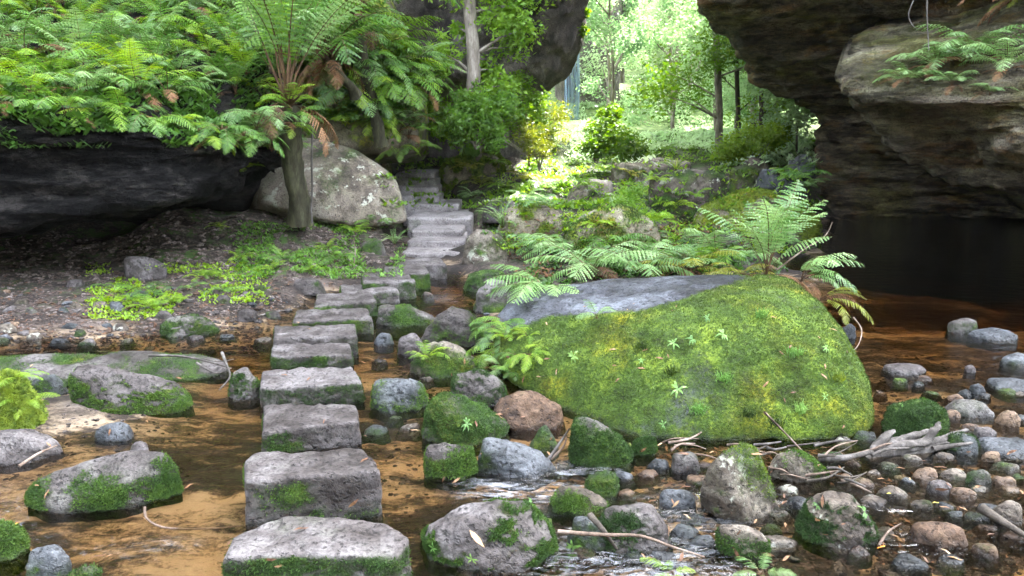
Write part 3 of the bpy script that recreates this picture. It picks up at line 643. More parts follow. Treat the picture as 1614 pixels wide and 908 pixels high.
# ------------------------------------------------------------ cliffs from control grids
def cat_rom(A, n):
    A = np.asarray(A, float); m = len(A); t = np.linspace(0, m-1, n); i = np.clip(t.astype(int), 0, m-2); u = (t-i)[:, None, None] if A.ndim == 3 else (t-i)[:, None]
    g = lambda k: A[np.clip(i+k, 0, m-1)]
    a, b, c, d = g(-1), g(0), g(1), g(2)
    return .5*((2*b)+(-a+c)*u+(2*a-5*b+4*c-d)*u*u+(-a+3*b-3*c+d)*u**3)
def sheet(name, rows, mat, label, cat, nu, nv, thick, amp, seed, strata=.0, freq=.7, moss=(.1,.1), mossb=.9, back=(0,0,0)):
    Gd = np.array([[D(*p) if len(p) == 3 else np.array(p[:3]) for p in r] for r in rows])   # rows x cols x 3
    S = cat_rom(Gd, nv); S = cat_rom(S.transpose(1, 0, 2), nu).transpose(1, 0, 2)
    du = np.gradient(S, axis=1); dv = np.gradient(S, axis=0); n = np.cross(du, dv); n /= np.linalg.norm(n, axis=2)[..., None]+1e-9
    flip = np.sign(((CAM-S)*n).sum(2).mean()); n *= flip
    p = S.reshape(-1, 3)
    d = (fbm(p*freq, seed, 5, .55)-.5)*2*amp + (fbm(p*freq*5, seed+3, 4)-.5)*amp*.45
    if strata: d += (np.abs(fbm(p*np.array([.7, .7, 5.0]), seed+7, 3)-.5)*-2+.3)*strata
    d = d.reshape(S.shape[:2])[..., None]; S2 = S+n*d
    Y = S2[..., 1:2]; B = CAM+(S2-CAM)*(1+thick/np.maximum(np.abs(Y), 3))+np.array(back)
    nv_, nu_ = S.shape[:2]; N = nv_*nu_
    ii, jj = np.meshgrid(np.arange(nv_-1), np.arange(nu_-1), indexing='ij'); a = (ii*nu_+jj).ravel()
    q = np.stack([a, a+1, a+nu_+1, a+nu_], 1)
    if flip < 0: q = q[:, ::-1]
    qb = q[:, ::-1]+N
    bd = list(range(nu_))+[r*nu_+nu_-1 for r in range(1, nv_)]+[(nv_-1)*nu_+c for c in range(nu_-2, -1, -1)]+[r*nu_ for r in range(nv_-2, 0, -1)]
    bd = np.array(bd); b2 = np.roll(bd, -1); sd = np.stack([bd, b2, b2+N, bd+N], 1)
    if flip > 0: sd = sd[:, ::-1]
    V = np.concatenate([S2.reshape(-1, 3), B.reshape(-1, 3)])
    nn = n.reshape(-1, 3); mo = moss[0]*np.clip(nn[:, 2], 0, 1)+moss[1]*(1-np.abs(nn[:, 2]))+(fbm(p*1.1, seed+31, 4)-.5)*mossb
    mo = np.clip(np.concatenate([mo, mo]), 0, 1)
    base = np.array([V[:, 0].mean(), V[:, 1].mean(), 0])
    o = link(name, mesh_np(name, V-base, np.concatenate([q, qb, sd]), {'moss': mo}), mat, loc=base)
    tag(o, label, cat); solid(o); return o
# right arch
E = [(-230,1070,9.3),(-120,1080,10.0),(0,1100,11),(42,1138,11.8),(88,1178,12.6),(96,1182,12.9),(118,1192,13.2),(148,1246,13.6),(176,1279,14.0),(215,1288,14.2),(270,1290,14.3),(322,1296,14.2),(345,1296,14.2)]
rows = []
for (y, e, Yd) in E:
    k = np.clip((y+150)/480, 0, 1)
    nearY = 5.5+7.5*k
    cols = []
    for f_, t in ((e+26, Yd+2.2), (e+3, Yd+.7), (e, Yd), (e+45, Yd-.5)): cols.append((f_, y, t))
    for j, x in enumerate((1390, 1480, 1580, 1720, 1900, 2200)):
        w = (j+1)/6.0
        cols.append((max(x, e+90+j*40), y+ (14*w if y > 300 else 0), (Yd-.5)*(1-w)+nearY*w))
    rows.append(cols)
ARCH = sheet('cave_wall', rows, M['cave_shade'], 'massive dark rock arch and cave wall curving over the pool', 'rock arch', 240, 220, 4.0, .28, 71, strata=.26, freq=.7, moss=(.2,.22), back=(.3,.3,.5))
rowsB = [
 [(1350,88,9.5),(1400,60,9.2),(1490,40,8.8),(1614,5,8.2),(1750,-30,7.6),(1980,-80,7)],
 [(1338,94,8.6),(1400,82,8.3),(1490,70,7.9),(1614,50,7.4),(1750,20,6.8),(1980,-20,6)],
 [(1324,108,8.0),(1400,112,7.5),(1500,108,7.1),(1614,98,6.7),(1750,80,6.1),(1980,60,5.5)],
 [(1321,124,7.8),(1400,150,7.2),(1500,160,6.8),(1614,158,6.4),(1750,150,5.8),(1980,140,5.2)],
 [(1335,142,8.0),(1402,178,7.6),(1505,190,7.3),(1614,192,6.5),(1750,200,6.0),(1980,210,5.4)],
 [(1352,160,8.4),(1410,215,8.2),(1515,245,7.9),(1614,240,6.7),(1750,265,6.2),(1980,290,5.6)],
 [(1375,180,8.8),(1430,238,8.8),(1530,285,8.4),(1625,318,7.9),(1750,360,7.3),(1980,400,6.6)],
 [(1395,180,11),(1455,230,11),(1550,270,11),(1650,300,10.8),(1790,330,10.5),(2000,360,10)],
]
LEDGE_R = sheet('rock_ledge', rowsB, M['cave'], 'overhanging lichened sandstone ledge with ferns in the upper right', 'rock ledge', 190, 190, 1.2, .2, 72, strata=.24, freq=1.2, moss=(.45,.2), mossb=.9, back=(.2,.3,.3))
# left cliff
rowsC = []
for (y, e, Yd) in [(-230,935,11.3),(-120,940,11.9),(0,926,12.6),(30,920,12.8),(60,914,13.0),(90,898,13.2),(118,880,13.4),(140,862,13.9),(165,850,15.0),(210,800,15.6),(275,770,15.8)]:
    cols = [(480, y, Yd-.6), (570, y, Yd-.3), (640, y, Yd+.2), (700, y, Yd), (760, y, Yd-.2), (810, y, Yd-.1), (855, y-2, Yd-.1), (min(e-22, 893), y, Yd), (e, y, Yd+.3), (e-4, y, Yd+1.6)]
    rowsC.append(cols)
CLIFF = sheet('hanging_cliff', rowsC, M['cliff'], 'grey brown overhanging cliff tapering to a point left of the waterfall', 'cliff', 130, 110, 3.0, .3, 73, freq=.8, moss=(.2,.05), mossb=.8, back=(-.2,.3,.5))
hull_rock('arch_shade_span', [(x, y, z) for x in (-15, 16) for y in (10.8, 13.6) for z in (6.2, 23)]+[(0, 12, 5.8), (3, 12.5, 5.8)], M['cliff'], 'unseen span of the rock arch, raised high to shade the foreground', 'rock arch', level=5, k=24, amp=.03, seed=81)  # out of frame; height set to keep sun off the foreground
hull_rock('canyon_blocker', [(x, y, z) for x in (-16, 16) for y in (-17, -12) for z in (-1, 9)], M['cliff'], 'unseen canyon wall added behind the viewer to block low light', 'cliff', level=5, k=24, amp=.05, seed=83)  # added out of view so that light falls from above
hull_rock('canyon_blocker', [(x, y, z) for x in (-17, -12) for y in (-12, 9) for z in (-1, 8)], M['cliff'], 'unseen canyon wall added at the far left to block low light', 'cliff', level=5, k=24, amp=.05, seed=84)  # added out of view to cut low light from the side
hull_rock('cave_back', [(x, y, z) for x, y, z in ((9,16.5,-1),(16,14,-1),(9,16.5,9),(16,14,9),(9.5,19,-1),(18,18,8),(16,8,-1),(17,8,9),(20,8,5),(20,14,5))], M['cave'], 'dark rear wall of the cave', 'cave wall', level=4, k=24, amp=.03, seed=82)
# left ledge
rowsL = []
XS = (-600, -300, -100, 60, 180, 290, 360, 400, 430)
def ledge_row(fn): return [fn(x, i/8) for i, x in enumerate(XS)]
tp = [205, 200, 190, 178, 190, 205, 222, 235, 250]; lb_ = [365, 360, 352, 345, 325, 308, 285, 262, 256]
fy = [6.3, 6.2, 6.15, 6.1, 6.2, 6.5, 6.9, 7.4, 7.8]
def W3(x, y, Y): return tuple(D(x, y, Y))
rL = []
rL.append([(W3(XS[i], 454, fy[i])[0]*1.25, 11.5, 4.2, 0) for i in range(9)])
rL.append([(W3(XS[i], 454, fy[i])[0]*1.12, 9.6, 3.0-.10*max(i-4, 0), 0) for i in range(9)])
rL.append([(W3(XS[i], 454, fy[i])[0]*1.05, fy[i]+1.2, 2.15-.05*max(i-4, 0), 0) for i in range(9)])
rL.append([(*W3(XS[i], tp[i]-8, fy[i]+.3), 0) for i in range(9)])
rL.append([(*W3(XS[i], tp[i]+12, fy[i]), 0) for i in range(9)])
rL.append([(*W3(XS[i], (tp[i]+lb_[i])/2, fy[i]+.12), 0) for i in range(9)])
rL.append([(*W3(XS[i], lb_[i]-14, fy[i]+.02), 0) for i in range(9)])
rL.append([(*W3(XS[i], lb_[i], fy[i]+.22), 0) for i in range(9)])
rL.append([(W3(XS[i], lb_[i], fy[i])[0]*1.1, fy[i]+1.3, W3(XS[i], lb_[i], fy[i])[2]+.02, 0) for i in range(9)])
rL.append([(W3(XS[i], lb_[i], fy[i])[0]*1.2, 9.6, .35, 0) for i in range(9)])
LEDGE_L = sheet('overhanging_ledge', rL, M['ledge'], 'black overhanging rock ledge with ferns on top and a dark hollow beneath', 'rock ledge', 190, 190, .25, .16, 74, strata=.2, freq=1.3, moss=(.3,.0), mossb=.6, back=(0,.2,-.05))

exec_after = []
# ------------------------------------------------------------ ferns
def frond_mesh(name, pairs=18, W=.17, e0=65, e1=-35, stipe=.2, pinn=5, lod=0, curl=0.0, sg=0):
    """unit-length frond, base at origin, blade along +X; returns mesh, verts, faces, number of stalk faces"""
    g = np.random.default_rng(sg+pairs); V = []; Fc = []
    nseg = 24; pos = [np.zeros(3)]; dirs = []
    for i in range(nseg):
        t = i/(nseg-1); e = R(e0+(e1-e0)*t**1.15); d = np.array([math.cos(e), curl*t*.5, math.sin(e)]); d /= np.linalg.norm(d); dirs.append(d); pos.append(pos[-1]+d/nseg)
    pos = np.array(pos[:nseg]); dirs = np.array(dirs)
    def at(t):
        f = t*(nseg-1); i = min(int(f), nseg-2); u = f-i; return pos[i]*(1-u)+pos[i+1]*u, dirs[i]
    def tri(a, b, c): n = len(V); V.extend([a, b, c]); Fc.append((n, n+1, n+2))
    def quad(a, b, c, d): n = len(V); V.extend([a, b, c, d]); Fc.append((n, n+1, n+2, n+3))
    for i in range(0, nseg-1, 2 if lod else 1):
        j = min(i+(2 if lod else 1), nseg-1)
        p0, p1 = pos[i], pos[j]; r0, r1 = .0075*(1-.8*i/nseg), .0075*(1-.8*j/nseg); up = np.array([0, 0, 1]); s = np.array([0, 1, 0])
        for (a, b) in ((s, -s*.5+up*.8), (-s*.5+up*.8, -s*.5-up*.8), (-s*.5-up*.8, s)):
            quad(p0+a*r0, p0+b*r0, p1+b*r1, p1+a*r1)
    ns = len(Fc); down = np.array([0, 0, -1.])
    for k in range(pairs):
        t = stipe+(1-stipe)*(k+.5)/pairs; q, d = at(t); tt = (t-stipe)/(1-stipe)
        L0 = W*(math.sin(math.pi*min(1, (tt*.86+.14)))**.75)*(.7 if tt > .93 else 1)
        for s in (-1, 1):
            if g.random() < .03: continue
            L = L0*g.uniform(.85, 1.1)
            pd = np.array([0, s, 0])*math.cos(R(26))+d*math.sin(R(26+16*tt)); pd = pd-np.array([0, 0, .16+g.uniform(-.10, .16)]); pd /= np.linalg.norm(pd)
            ac = d-pd*np.dot(d, pd); ac /= np.linalg.norm(ac)
            wd = (1-stipe)/pairs*.36; tw_ = g.uniform(-.5, .5); ac = ac*math.cos(tw_)+np.cross(pd, ac)*math.sin(tw_)
            c = lambda u: q+pd*L*u+down*L*.2*u*u+ac*0
            if lod:
                quad(c(0)-ac*wd*.6, c(.5)-ac*wd*.9, c(1), c(.5)+ac*wd*.9); continue
            for j in range(pinn):
                u0, u1 = j/pinn, (j+1)/pinn; w0 = wd*(1-.8*u0**1.5)
                for e in (-1, 1):
                    a_, b_, m_ = c(u0), c(u0+.86/pinn), c(u0+.75/pinn)+ac*e*w0+down*w0*.1
                    n_ = c(u0+.12/pinn)+ac*e*w0*.75
                    quad(a_, n_, m_, b_) if e < 0 else quad(b_, m_, n_, a_)
            tri(c(.8)-ac*wd*.18, c(.8)+ac*wd*.18, c(1.06))
    me = bpy.data.meshes.new(name); me.from_pydata([tuple(v) for v in V], [], Fc); me.update()
    return me, np.array(V), Fc, ns
FR = {}
def frond(kind, mat, variant):
    key = (kind, mat, variant)
    if key not in FR:
        kw = {'arch': dict(pairs=18, W=.19, e0=62, e1=-40), 'up': dict(pairs=17, W=.18, e0=80, e1=20, stipe=.28), 'long': dict(pairs=26, W=.15, e0=62, e1=-30, stipe=.28, pinn=5), 'tall': dict(pairs=22, W=.13, e0=84, e1=25, stipe=.36, pinn=5),
              'droop': dict(pairs=19, W=.18, e0=30, e1=-65), 'wide': dict(pairs=17, W=.24, e0=40, e1=-30, stipe=.18, pinn=7), 'lo': dict(pairs=16, W=.2, e0=60, e1=-40, lod=1), 'sword': dict(pairs=26, W=.085, e0=70, e1=-20, stipe=.06, lod=1)}[kind]
        kw = dict(kw); kw['e0'] += (variant-1)*9; kw['e1'] += (variant-1)*12; kw['curl'] = (variant-1)*.5
        me, V, Fc, ns = frond_mesh('frond', sg=variant*13, **kw); me.materials.append(M[mat]); me.materials.append(M['stalk']); FR[key] = me
        mi = np.zeros(len(me.polygons), np.int32); mi[:ns] = 1; me.polygons.foreach_set('material_index', mi)
    return FR[key]
_stub = {}
def stub_mesh(r):
    r = round(r, 2)
    if r not in _stub:
        g = np.random.default_rng(int(r*1000)); V = []; Fc = []
        for i in range(70):
            a = g.uniform(0, 6.28); el = g.uniform(-.3, 1.4); l = r*g.uniform(.6, 1.5); b = np.array([math.cos(a), math.sin(a), 0])*r*.3*g.random()
            d = np.array([math.cos(a)*math.cos(el), math.sin(a)*math.cos(el), math.sin(el)]); s = np.array([-math.sin(a), math.cos(a), 0])*r*.06; n = len(V)
            V += [b-s, b+s, b+d*l]; Fc.append((n, n+1, n+2))
        me = bpy.data.meshes.new('rhizome'); me.from_pydata([tuple(v) for v in V], [], Fc); me.materials.append(M['stalk']); _stub[r] = me
    return _stub[r]
def fern(loc, label, size, n=9, kind='arch', mat='fern', az=None, spread=6.283, dead=1, tilt=None, group=None, name='fern', cat='fern', seed=None):
    g = random.Random(seed if seed is not None else int(abs(loc[0])*991+abs(loc[1])*577))
    root = empty(name, loc, label, cat, group)
    link('rhizome', stub_mesh(size*.07), parent=root)
    az = g.uniform(0, 6.28) if az is None else az
    nf = n+dead
    for i in range(nf):
        isd = i >= n
        m = 'dead' if isd else mat
        o = link('dead_frond' if isd else 'frond', frond('droop' if isd else kind, m, g.randrange(3)), parent=root)
        a = az-spread/2+spread*(i+.5+g.uniform(-.35, .35))/n if not isd else az+g.uniform(-1, 1)*spread/2
        s = size*g.uniform(.72, 1.12)*(.75 if isd else 1)
        o.rotation_euler = (g.uniform(-.25, .25), g.uniform(-.18, .22)+(tilt or 0), a); o.scale = (s, s, s)
    return root
def fern_at(px, py, label, size, **kw):
    h = hit(px, py)
    if h is None: return None
    return fern(h[0]-Vector((0, 0, .01)), label, size, **kw)
_lof = {}
def far_fern(loc, label, size, mat, group, seed):
    """a fern too small in view to show single fronds: one mesh"""
    v = seed % 4; key = (v, mat)
    if key not in _lof:
        me0, V, Fc, ns = frond_mesh('f', pairs=12, W=.24, e0=60, e1=-40, lod=1, sg=v); g = random.Random(v); VV = []; FF = []
        bpy.data.meshes.remove(me0)
        for i in range(10):
            mtx = np.array((Matrix.Rotation(i*.628+g.uniform(-.3, .3), 3, 'Z') @ Matrix.Rotation(g.uniform(-.3, .25), 3, 'Y')))*g.uniform(.75, 1.1)
            n = len(VV)*0+sum(len(x) for x in VV); VV.append(V@mtx.T); FF += [tuple(k+n for k in f) for f in Fc]
        me = bpy.data.meshes.new('fern'); me.from_pydata([tuple(x) for x in np.concatenate(VV)], [], FF); me.materials.append(M[mat]); _lof[key] = me
    o = link('fern', _lof[key], loc=loc); o.scale = (size,)*3; o.rotation_euler = (0, 0, seed*1.7)
    return tag(o, label, 'fern', group)

# ledge ferns, upper left
gl = 'ferns crowding the left ledge'
g = random.Random(5)
lipspec = [(15,165),(60,172),(105,180),(150,178),(195,190),(238,192),(285,205),(325,212),(368,222),(405,232),(440,245)]
for i, (px, py) in enumerate(lipspec):
    fern_at(px, py, 'drooping green fern spilling over the lip of the black ledge', g.uniform(.42, .6), n=8, kind='droop' if i % 2 else 'arch', mat='fern' if i % 3 else 'fern_bright', dead=2, group='ferns along the ledge lip', spread=5)
cnt = 0
for r_, (py, sz) in enumerate([(150, .62), (122, .7), (92, .75), (62, .8), (30, .85), (4, .9)]):
    for k in range(11):
        px = 10+k*44+(r_ % 2)*22+g.uniform(-14, 14)
        h = hit(px, py)
        if h is None: continue
        if h[3] is CLIFF or h[3] is ARCH: continue
        fern(h[0], 'arching green fern in the dense fern bank above the black ledge', sz*g.uniform(.85, 1.15), n=8, kind=('arch', 'arch', 'up')[k % 3], mat=('fern', 'fern_bright', 'fern', 'fern_pale')[(k+r_) % 4], dead=1, group=gl)
# tree ferns
def tube(path, radii, sides=10):
    V = []; Fc = []; path = [np.array(p, float) for p in path]
    for i, p in enumerate(path):
        d = path[min(i+1, len(path)-1)]-path[max(i-1, 0)]; d /= np.linalg.norm(d)+1e-9
        a = np.cross(d, [0, 0, 1]) if abs(d[2]) < .9 else np.cross(d, [1, 0, 0]); a /= np.linalg.norm(a); b = np.cross(d, a)
        for k in range(sides):
            t = k/sides*6.283; V.append(p+(a*math.cos(t)+b*math.sin(t))*radii[i])
    for i in range(len(path)-1):
        for k in range(sides):
            k2 = (k+1) % sides; Fc.append((i*sides+k, i*sides+k2, (i+1)*sides+k2, (i+1)*sides+k))
    return V, Fc
def tubes(name, list_, mat, parent=None, sides=10, loc=(0, 0, 0), jitter=0.0, seed=0):
    VV = []; FF = []
    for path, rad_ in list_:
        v, f = tube(path, rad_, sides); n = len(VV); VV += v; FF += [tuple(k+n for k in q) for q in f]
    V = np.array(VV)
    if jitter: V = V+(np.stack([fbm(V*9+k*31, seed+k, 3) for k in range(3)], 1)-.5)*jitter
    return link(name, mesh_np(name, V-np.array(loc), FF), mat, parent=parent)
def tree_fern(base, top, label, n, size, mat, seed, az=0, spread=6.283, rad=.13, kind='long'):
    root = empty('tree_fern', base, label, 'tree fern')
    b = np.array(base); t = np.array(top); N = 12
    path = [b+(t-b)*i/N+np.array([math.sin(i*.7)*.015, 0, 0]) for i in range(N+1)]
    rr = [rad*(1.3-.3*min(i/3, 1)**.6+.15*(i/N)) for i in range(N+1)]
    tubes('trunk', [(path, rr)], M['bark_moss'], root, 16, base, .09, seed)
    c = t-b; s = link('crown_base', stub_mesh(.3), parent=root); s.location = c
    g = random.Random(seed)
    for i in range(n):
        o = link('frond', frond(kind, mat if g.random() < .75 else 'fern_pale', g.randrange(3)), parent=root); o.location = c
        a = az-spread/2+spread*(i+g.uniform(.2, .8))/n; s = size*g.uniform(.75, 1.1)
        o.rotation_euler = (g.uniform(-.3, .3), g.uniform(-.3, .25), a); o.scale = (s,)*3
    for i in range(5):
        o = link('dead_frond', frond('droop', 'dead', g.randrange(3)), parent=root); o.location = c
        o.rotation_euler = (0, .5, g.uniform(0, 6.28)); o.scale = (size*.5,)*3
    return root
h = hit(474, 345)
tree_fern(D(474, 352, 8.0), D(452, 165, 7.7), 'tree fern with mossy trunk before the pale boulder and brown stemmed upright fronds', 24, 1.75, 'fern', 3, rad=.11, kind='tall')
tree_fern(D(600, 230, 9.8), D(560, 20, 9.3), 'tree fern on the fern bank with long drooping silvery fronds hanging to the right', 22, 1.9, 'fern', 4, az=-.6, spread=5, kind='long', rad=.07)
tree_fern(D(560, 150, 9.0), D(520, 95, 8.6), 'low tree fern between the two tall ones with hanging fronds', 16, 1.35, 'fern', 9, az=-.8, spread=4.5, kind='arch', rad=.06)
h0 = D(492, 352, 7.9)
tg = tubes('hanging_root', [([D(493, 195, 7.75), D(491, 250, 7.8), D(492, 300, 7.85), D(490, 330, 7.9), h0], [.012]*5)], M['drift'], None, 6, tuple(h0)); tg.location = h0; tag(tg, 'thin pale root hanging straight down beside the tree fern trunk', 'root')

g = random.Random(8)
for i, (px, py, Y, s) in enumerate([(385,215,7.1,.5),(405,205,7.25,.5),(448,200,7.6,.5),(466,190,7.6,.5),(415,185,7.35,.6),(458,170,7.6,.5),(350,205,6.9,.5),(428,228,7.5,.4),(335,222,6.85,.4),(370,232,7.05,.4)]):
    fern(D(px, py, Y), 'drooping fern at the ledge end around the tree fern crown', s, n=9, kind=('droop', 'arch')[i % 2], mat=('fern', 'fern_pale', 'fern_bright')[i % 3], dead=1, group='ferns at the tree fern crown')
for i in range(85):
    t = g.random(); px = 490+t*165+g.uniform(-30, 15); py = -5+t*130+g.uniform(-10, 115); h = hit(px, py)
    if h is None or h[3] is not FMOUND: continue
    fern(h[0], 'long fronded fern in the silvery curtain right of the tree fern', g.uniform(.75, 1.2)*(.6 if py > 170 else 1), n=5, kind=('long', 'droop', 'arch')[i % 3], mat=('fern', 'fern_pale', 'fern_bright', 'fern')[i % 4], az=-1.1, spread=3.2, dead=1 if i % 3 == 0 else 0, group='curtain of long ferns')
# foliage helpers
def leaf_cloud(blobs, n, size, seed, shape=.45, flat=.5):
    """blobs (x,y,z,r) ; small pointed leaves clumped through the volume"""
    g = np.random.default_rng(seed); B = np.array(blobs); w = B[:, 3]**2.2; w /= w.sum()
    ncl = max(8, n//26); idx = g.choice(len(B), ncl, p=w)
    u = g.normal(size=(ncl, 3)); u /= np.linalg.norm(u, axis=1)[:, None]
    cc = B[idx, :3]+u*(B[idx, 3]*g.random(ncl)**.45)[:, None]*[1, 1, .8]
    k = g.integers(0, ncl, n); c = cc[k]+g.normal(size=(n, 3))*(B[idx][k, 3]*.16)[:, None]
    a = g.uniform(0, 6.283, n); el = g.normal(-.25, .5, n); d = np.stack([np.cos(a)*np.cos(el), np.sin(a)*np.cos(el), np.sin(el)], 1)
    r = g.normal(size=(n, 3)); r[:, 2] *= flat; s = np.cross(d, r); s[:, 2] *= .6; s /= np.linalg.norm(s, axis=1)[:, None]+1e-9
    L = size*g.uniform(.6, 1.3, n)[:, None]; w_ = L*shape*.5
    V = np.stack([c, c+d*L*.5+s*w_, c+d*L, c+d*L*.5-s*w_], 1).reshape(-1, 3)
    return V, np.arange(4*n).reshape(-1, 4)
def shrub(label, base, blobs_px, n, size, mat, seed, name='shrub', cat='shrub', group=None, bark='bark', sr=.02, shape=.45):
    root = empty(name, base, label, cat, group); b = np.array(base)
    bl = [(*D(x, y, Y), r) for x, y, Y, r in blobs_px]
    st_ = []
    for x, y, z, r in bl:
        t = np.array([x, y, z]); m = (b+t)/2+np.array([0, 0, .1*np.linalg.norm(t-b)]); st_.append(([b, b*.7+m*.3+[0, 0, .02], m, t], [sr, sr*.8, sr*.6, sr*.3]))
    tubes('stem', st_, M[bark], root, 6, tuple(b))
    V, Fc = leaf_cloud(bl, n, size, seed, shape); link('foliage', mesh_np('foliage', V-b, Fc, smooth=False), M[mat], parent=root)
    return root
# slim tree in the middle
def slim_tree(label, px0, px1, y1, base_py, Y, r, mat, leafmat, blobs, n, size, seed, name='tree', branches=(), group=None):
    b = D(px0, base_py, Y); t = D(px1, y1, Y); root = empty(name, b, label, 'tree', group)
    N = 14; g = random.Random(seed)
    path = [b+(t-b)*i/N+np.array([math.sin(i*.9+seed)*r*.35, 0, 0]) for i in range(N+1)]
    bl = [(*D(x, y, Yb_), rr) for x, y, Yb_, rr in blobs]
    lst = [(path, [r*(1.25-.55*i/N)+(.3*r if i == 0 else 0) for i in range(N+1)])]
    tubes('trunk', lst, M[mat], root, 12, tuple(b), r*.3, seed)
    lim = []
    for x, y, z, rr in bl:
        q = np.array([x, y, z]); j = min(range(N+1), key=lambda i: abs(path[i][2]-(z-rr*.8))); s = path[j]; lim.append(([s, (s+q)/2+[0, 0, .05], q], [r*.35, r*.22, r*.08]))
    if lim:
        for l_ in lim: tubes('branch', [l_], M[mat], root, 6, tuple(b))
        V, Fc = leaf_cloud(bl, n, size, seed); link('crown', mesh_np('crown', V-b, Fc, smooth=False), M[leafmat], parent=root)
    return root
slim_tree('slim grey trunked tree rising through leafy shoots in the middle', 744, 741, -260, 215, 11.2, .095, 'bark', 'leaf',
  [(700,85,11.3,.32),(715,50,11.4,.25),(690,105,11.2,.22),(790,20,11.3,.42),(825,45,11.2,.38),(800,75,11.4,.35),(770,110,11.4,.3),(820,10,11.3,.3),(755,160,11.2,.35),(735,200,11.1,.35),(790,135,11.3,.3),(740,-60,11.3,.8),(850,-60,11.3,.7)], 11000, .085, 11)
shrub('leafy green shrub around the foot of the slim tree', D(750, 235, 10.8), [(720,195,10.6,.3),(760,180,10.7,.35),(800,165,10.9,.3),(775,210,10.6,.28),(740,160,10.9,.3)], 5500, .075, 'leaf', 12)
shrub('yellow green bush glowing right of the slim tree', D(830, 245, 11.8), [(795,150,11.9,.32),(820,180,11.8,.36),(845,160,12.1,.28),(850,205,12.0,.3),(815,130,12.2,.25),(700,195,11.9,.35),(680,165,12.1,.3)], 7500, .07, 'leaf_yellow', 13)
shrub('pale feathery bush above the middle ferns', D(850, 270, 11.6), [(835,215,11.5,.28),(870,215,11.8,.3),(880,180,12.2,.28),(850,235,11.4,.25)], 4500, .06, 'fern_yellow', 14, shape=.25)
shrub('bright green bush right of the waterfall', D(935, 255, 14.0), [(955,200,14.2,.36),(972,222,14.0,.4),(940,228,13.8,.3),(995,240,13.8,.35),(962,178,14.4,.24)], 7500, .08, 'leaf_yellow', 15)
shrub('leafy tuft hanging from the cliff edge at the top of the opening', D(905, 70, 13.3), [(915,45,13.2,.14),(920,20,13.2,.12)], 900, .07, 'leaf_yellow', 16, sr=.008)
shrub('bright bush at the foot of the arch opening', D(1190, 262, 14.8), [(1180,225,14.8,.4),(1215,215,15.2,.35),(1150,235,14.8,.35),(1235,205,15.5,.3)], 6500, .08, 'leaf_yellow', 17)
shrub('small leafy bush on the yellow green middle rock', D(985, 345, 8.6), [(985,320,8.6,.2),(1010,335,8.5,.18),(960,340,8.5,.16),(1000,300,8.8,.16)], 3500, .04, 'leaf', 18, sr=.008)
shrub('fine pale herb clump left of the small leafy bush', D(915, 350, 8.8), [(915,340,8.8,.1),(905,352,8.7,.08)], 900, .03, 'leaf_yellow', 19, sr=.004)

# ------------------------------------------------------------ forest beyond the arch
gt = 'slender trees beyond the arch'
def far_blobs(px, Y, ytop, ybot, n, r, g):
    return [(px+g.uniform(-1, 1)*r*F/Y*1.5, ytop+(ybot-ytop)*g.random(), Y+g.uniform(-1, 1)*r, r*g.uniform(.35, .7)) for _ in range(n)]
g = random.Random(21)
trk = [('tall pale trunked tree standing mid opening beyond the arch', 1133, 1128, 17, .13, 'bark', 285),
       ('dark slender trunk left of the arch notch', 1163, 1160, 18, .09, 'bark_dark', 270),
       ('broad pale trunk close under the arch edge', 1188, 1190, 21, .2, 'bark', 262),
       ('thin dark leaning trunk nearest the arch wall side', 1199, 1206, 16.5, .07, 'bark_dark', 240),
       ('pale curved trunk right of the leaning one', 1224, 1232, 22, .15, 'bark', 235),
       ('thin reddish trunk in the corner of the arch opening', 1246, 1247, 19, .07, 'bark_dark', 235),
       ('thinnest bare dark pole against the cave edge', 1256, 1257, 16.8, .04, 'bark_dark', 262),
       ('pale trunk behind the bright bush near the waterfall', 1060, 1052, 24, .1, 'bark', 240)]
for i, (lb, a, b, Y, r, mt, by) in enumerate(trk):
    slim_tree(lb, a, b, -200, by, Y, r*.6, mt, 'leaf_far_haze' if i % 2 else 'leaf_yellow', far_blobs(a, Y, -80, 200, 9, 1.3, g), 5000, .11, 30+i)
# the rest
protos = []
for v in range(5):
    gg = random.Random(v); H = 7.0; path = [np.array([math.sin(i*.6+v)*.12, math.cos(i*.8+v)*.1, H*i/10]) for i in range(11)]
    bl = [(gg.uniform(-1.3, 1.3), gg.uniform(-1.3, 1.3), 1.2+6.5*gg.random(), gg.uniform(.5, 1.0)) for _ in range(16)]
    tv, tf = tube(path, [.085*(1-.07*i) for i in range(11)], 7); lv = []; lf = []
    for x, y, z, rr in bl:
        j = min(10, max(0, int((z-rr)/H*10))); s = path[j]; q = np.array([x, y, z]); vv, ff = tube([s, (s+q)/2, q], [.05, .03, .01], 5); n = len(tv); tv += vv; tf += [tuple(k+n for k in f) for f in ff]
    V, Fc = leaf_cloud(bl, 9000, .15, 60+v)
    protos.append((mesh_np('trunk', np.array(tv), tf), mesh_np('crown', V, Fc, smooth=False)))
    protos[-1][0].materials.append(M['bark']); protos[-1][1].materials.append(M['leaf_far_haze'])
k = 0
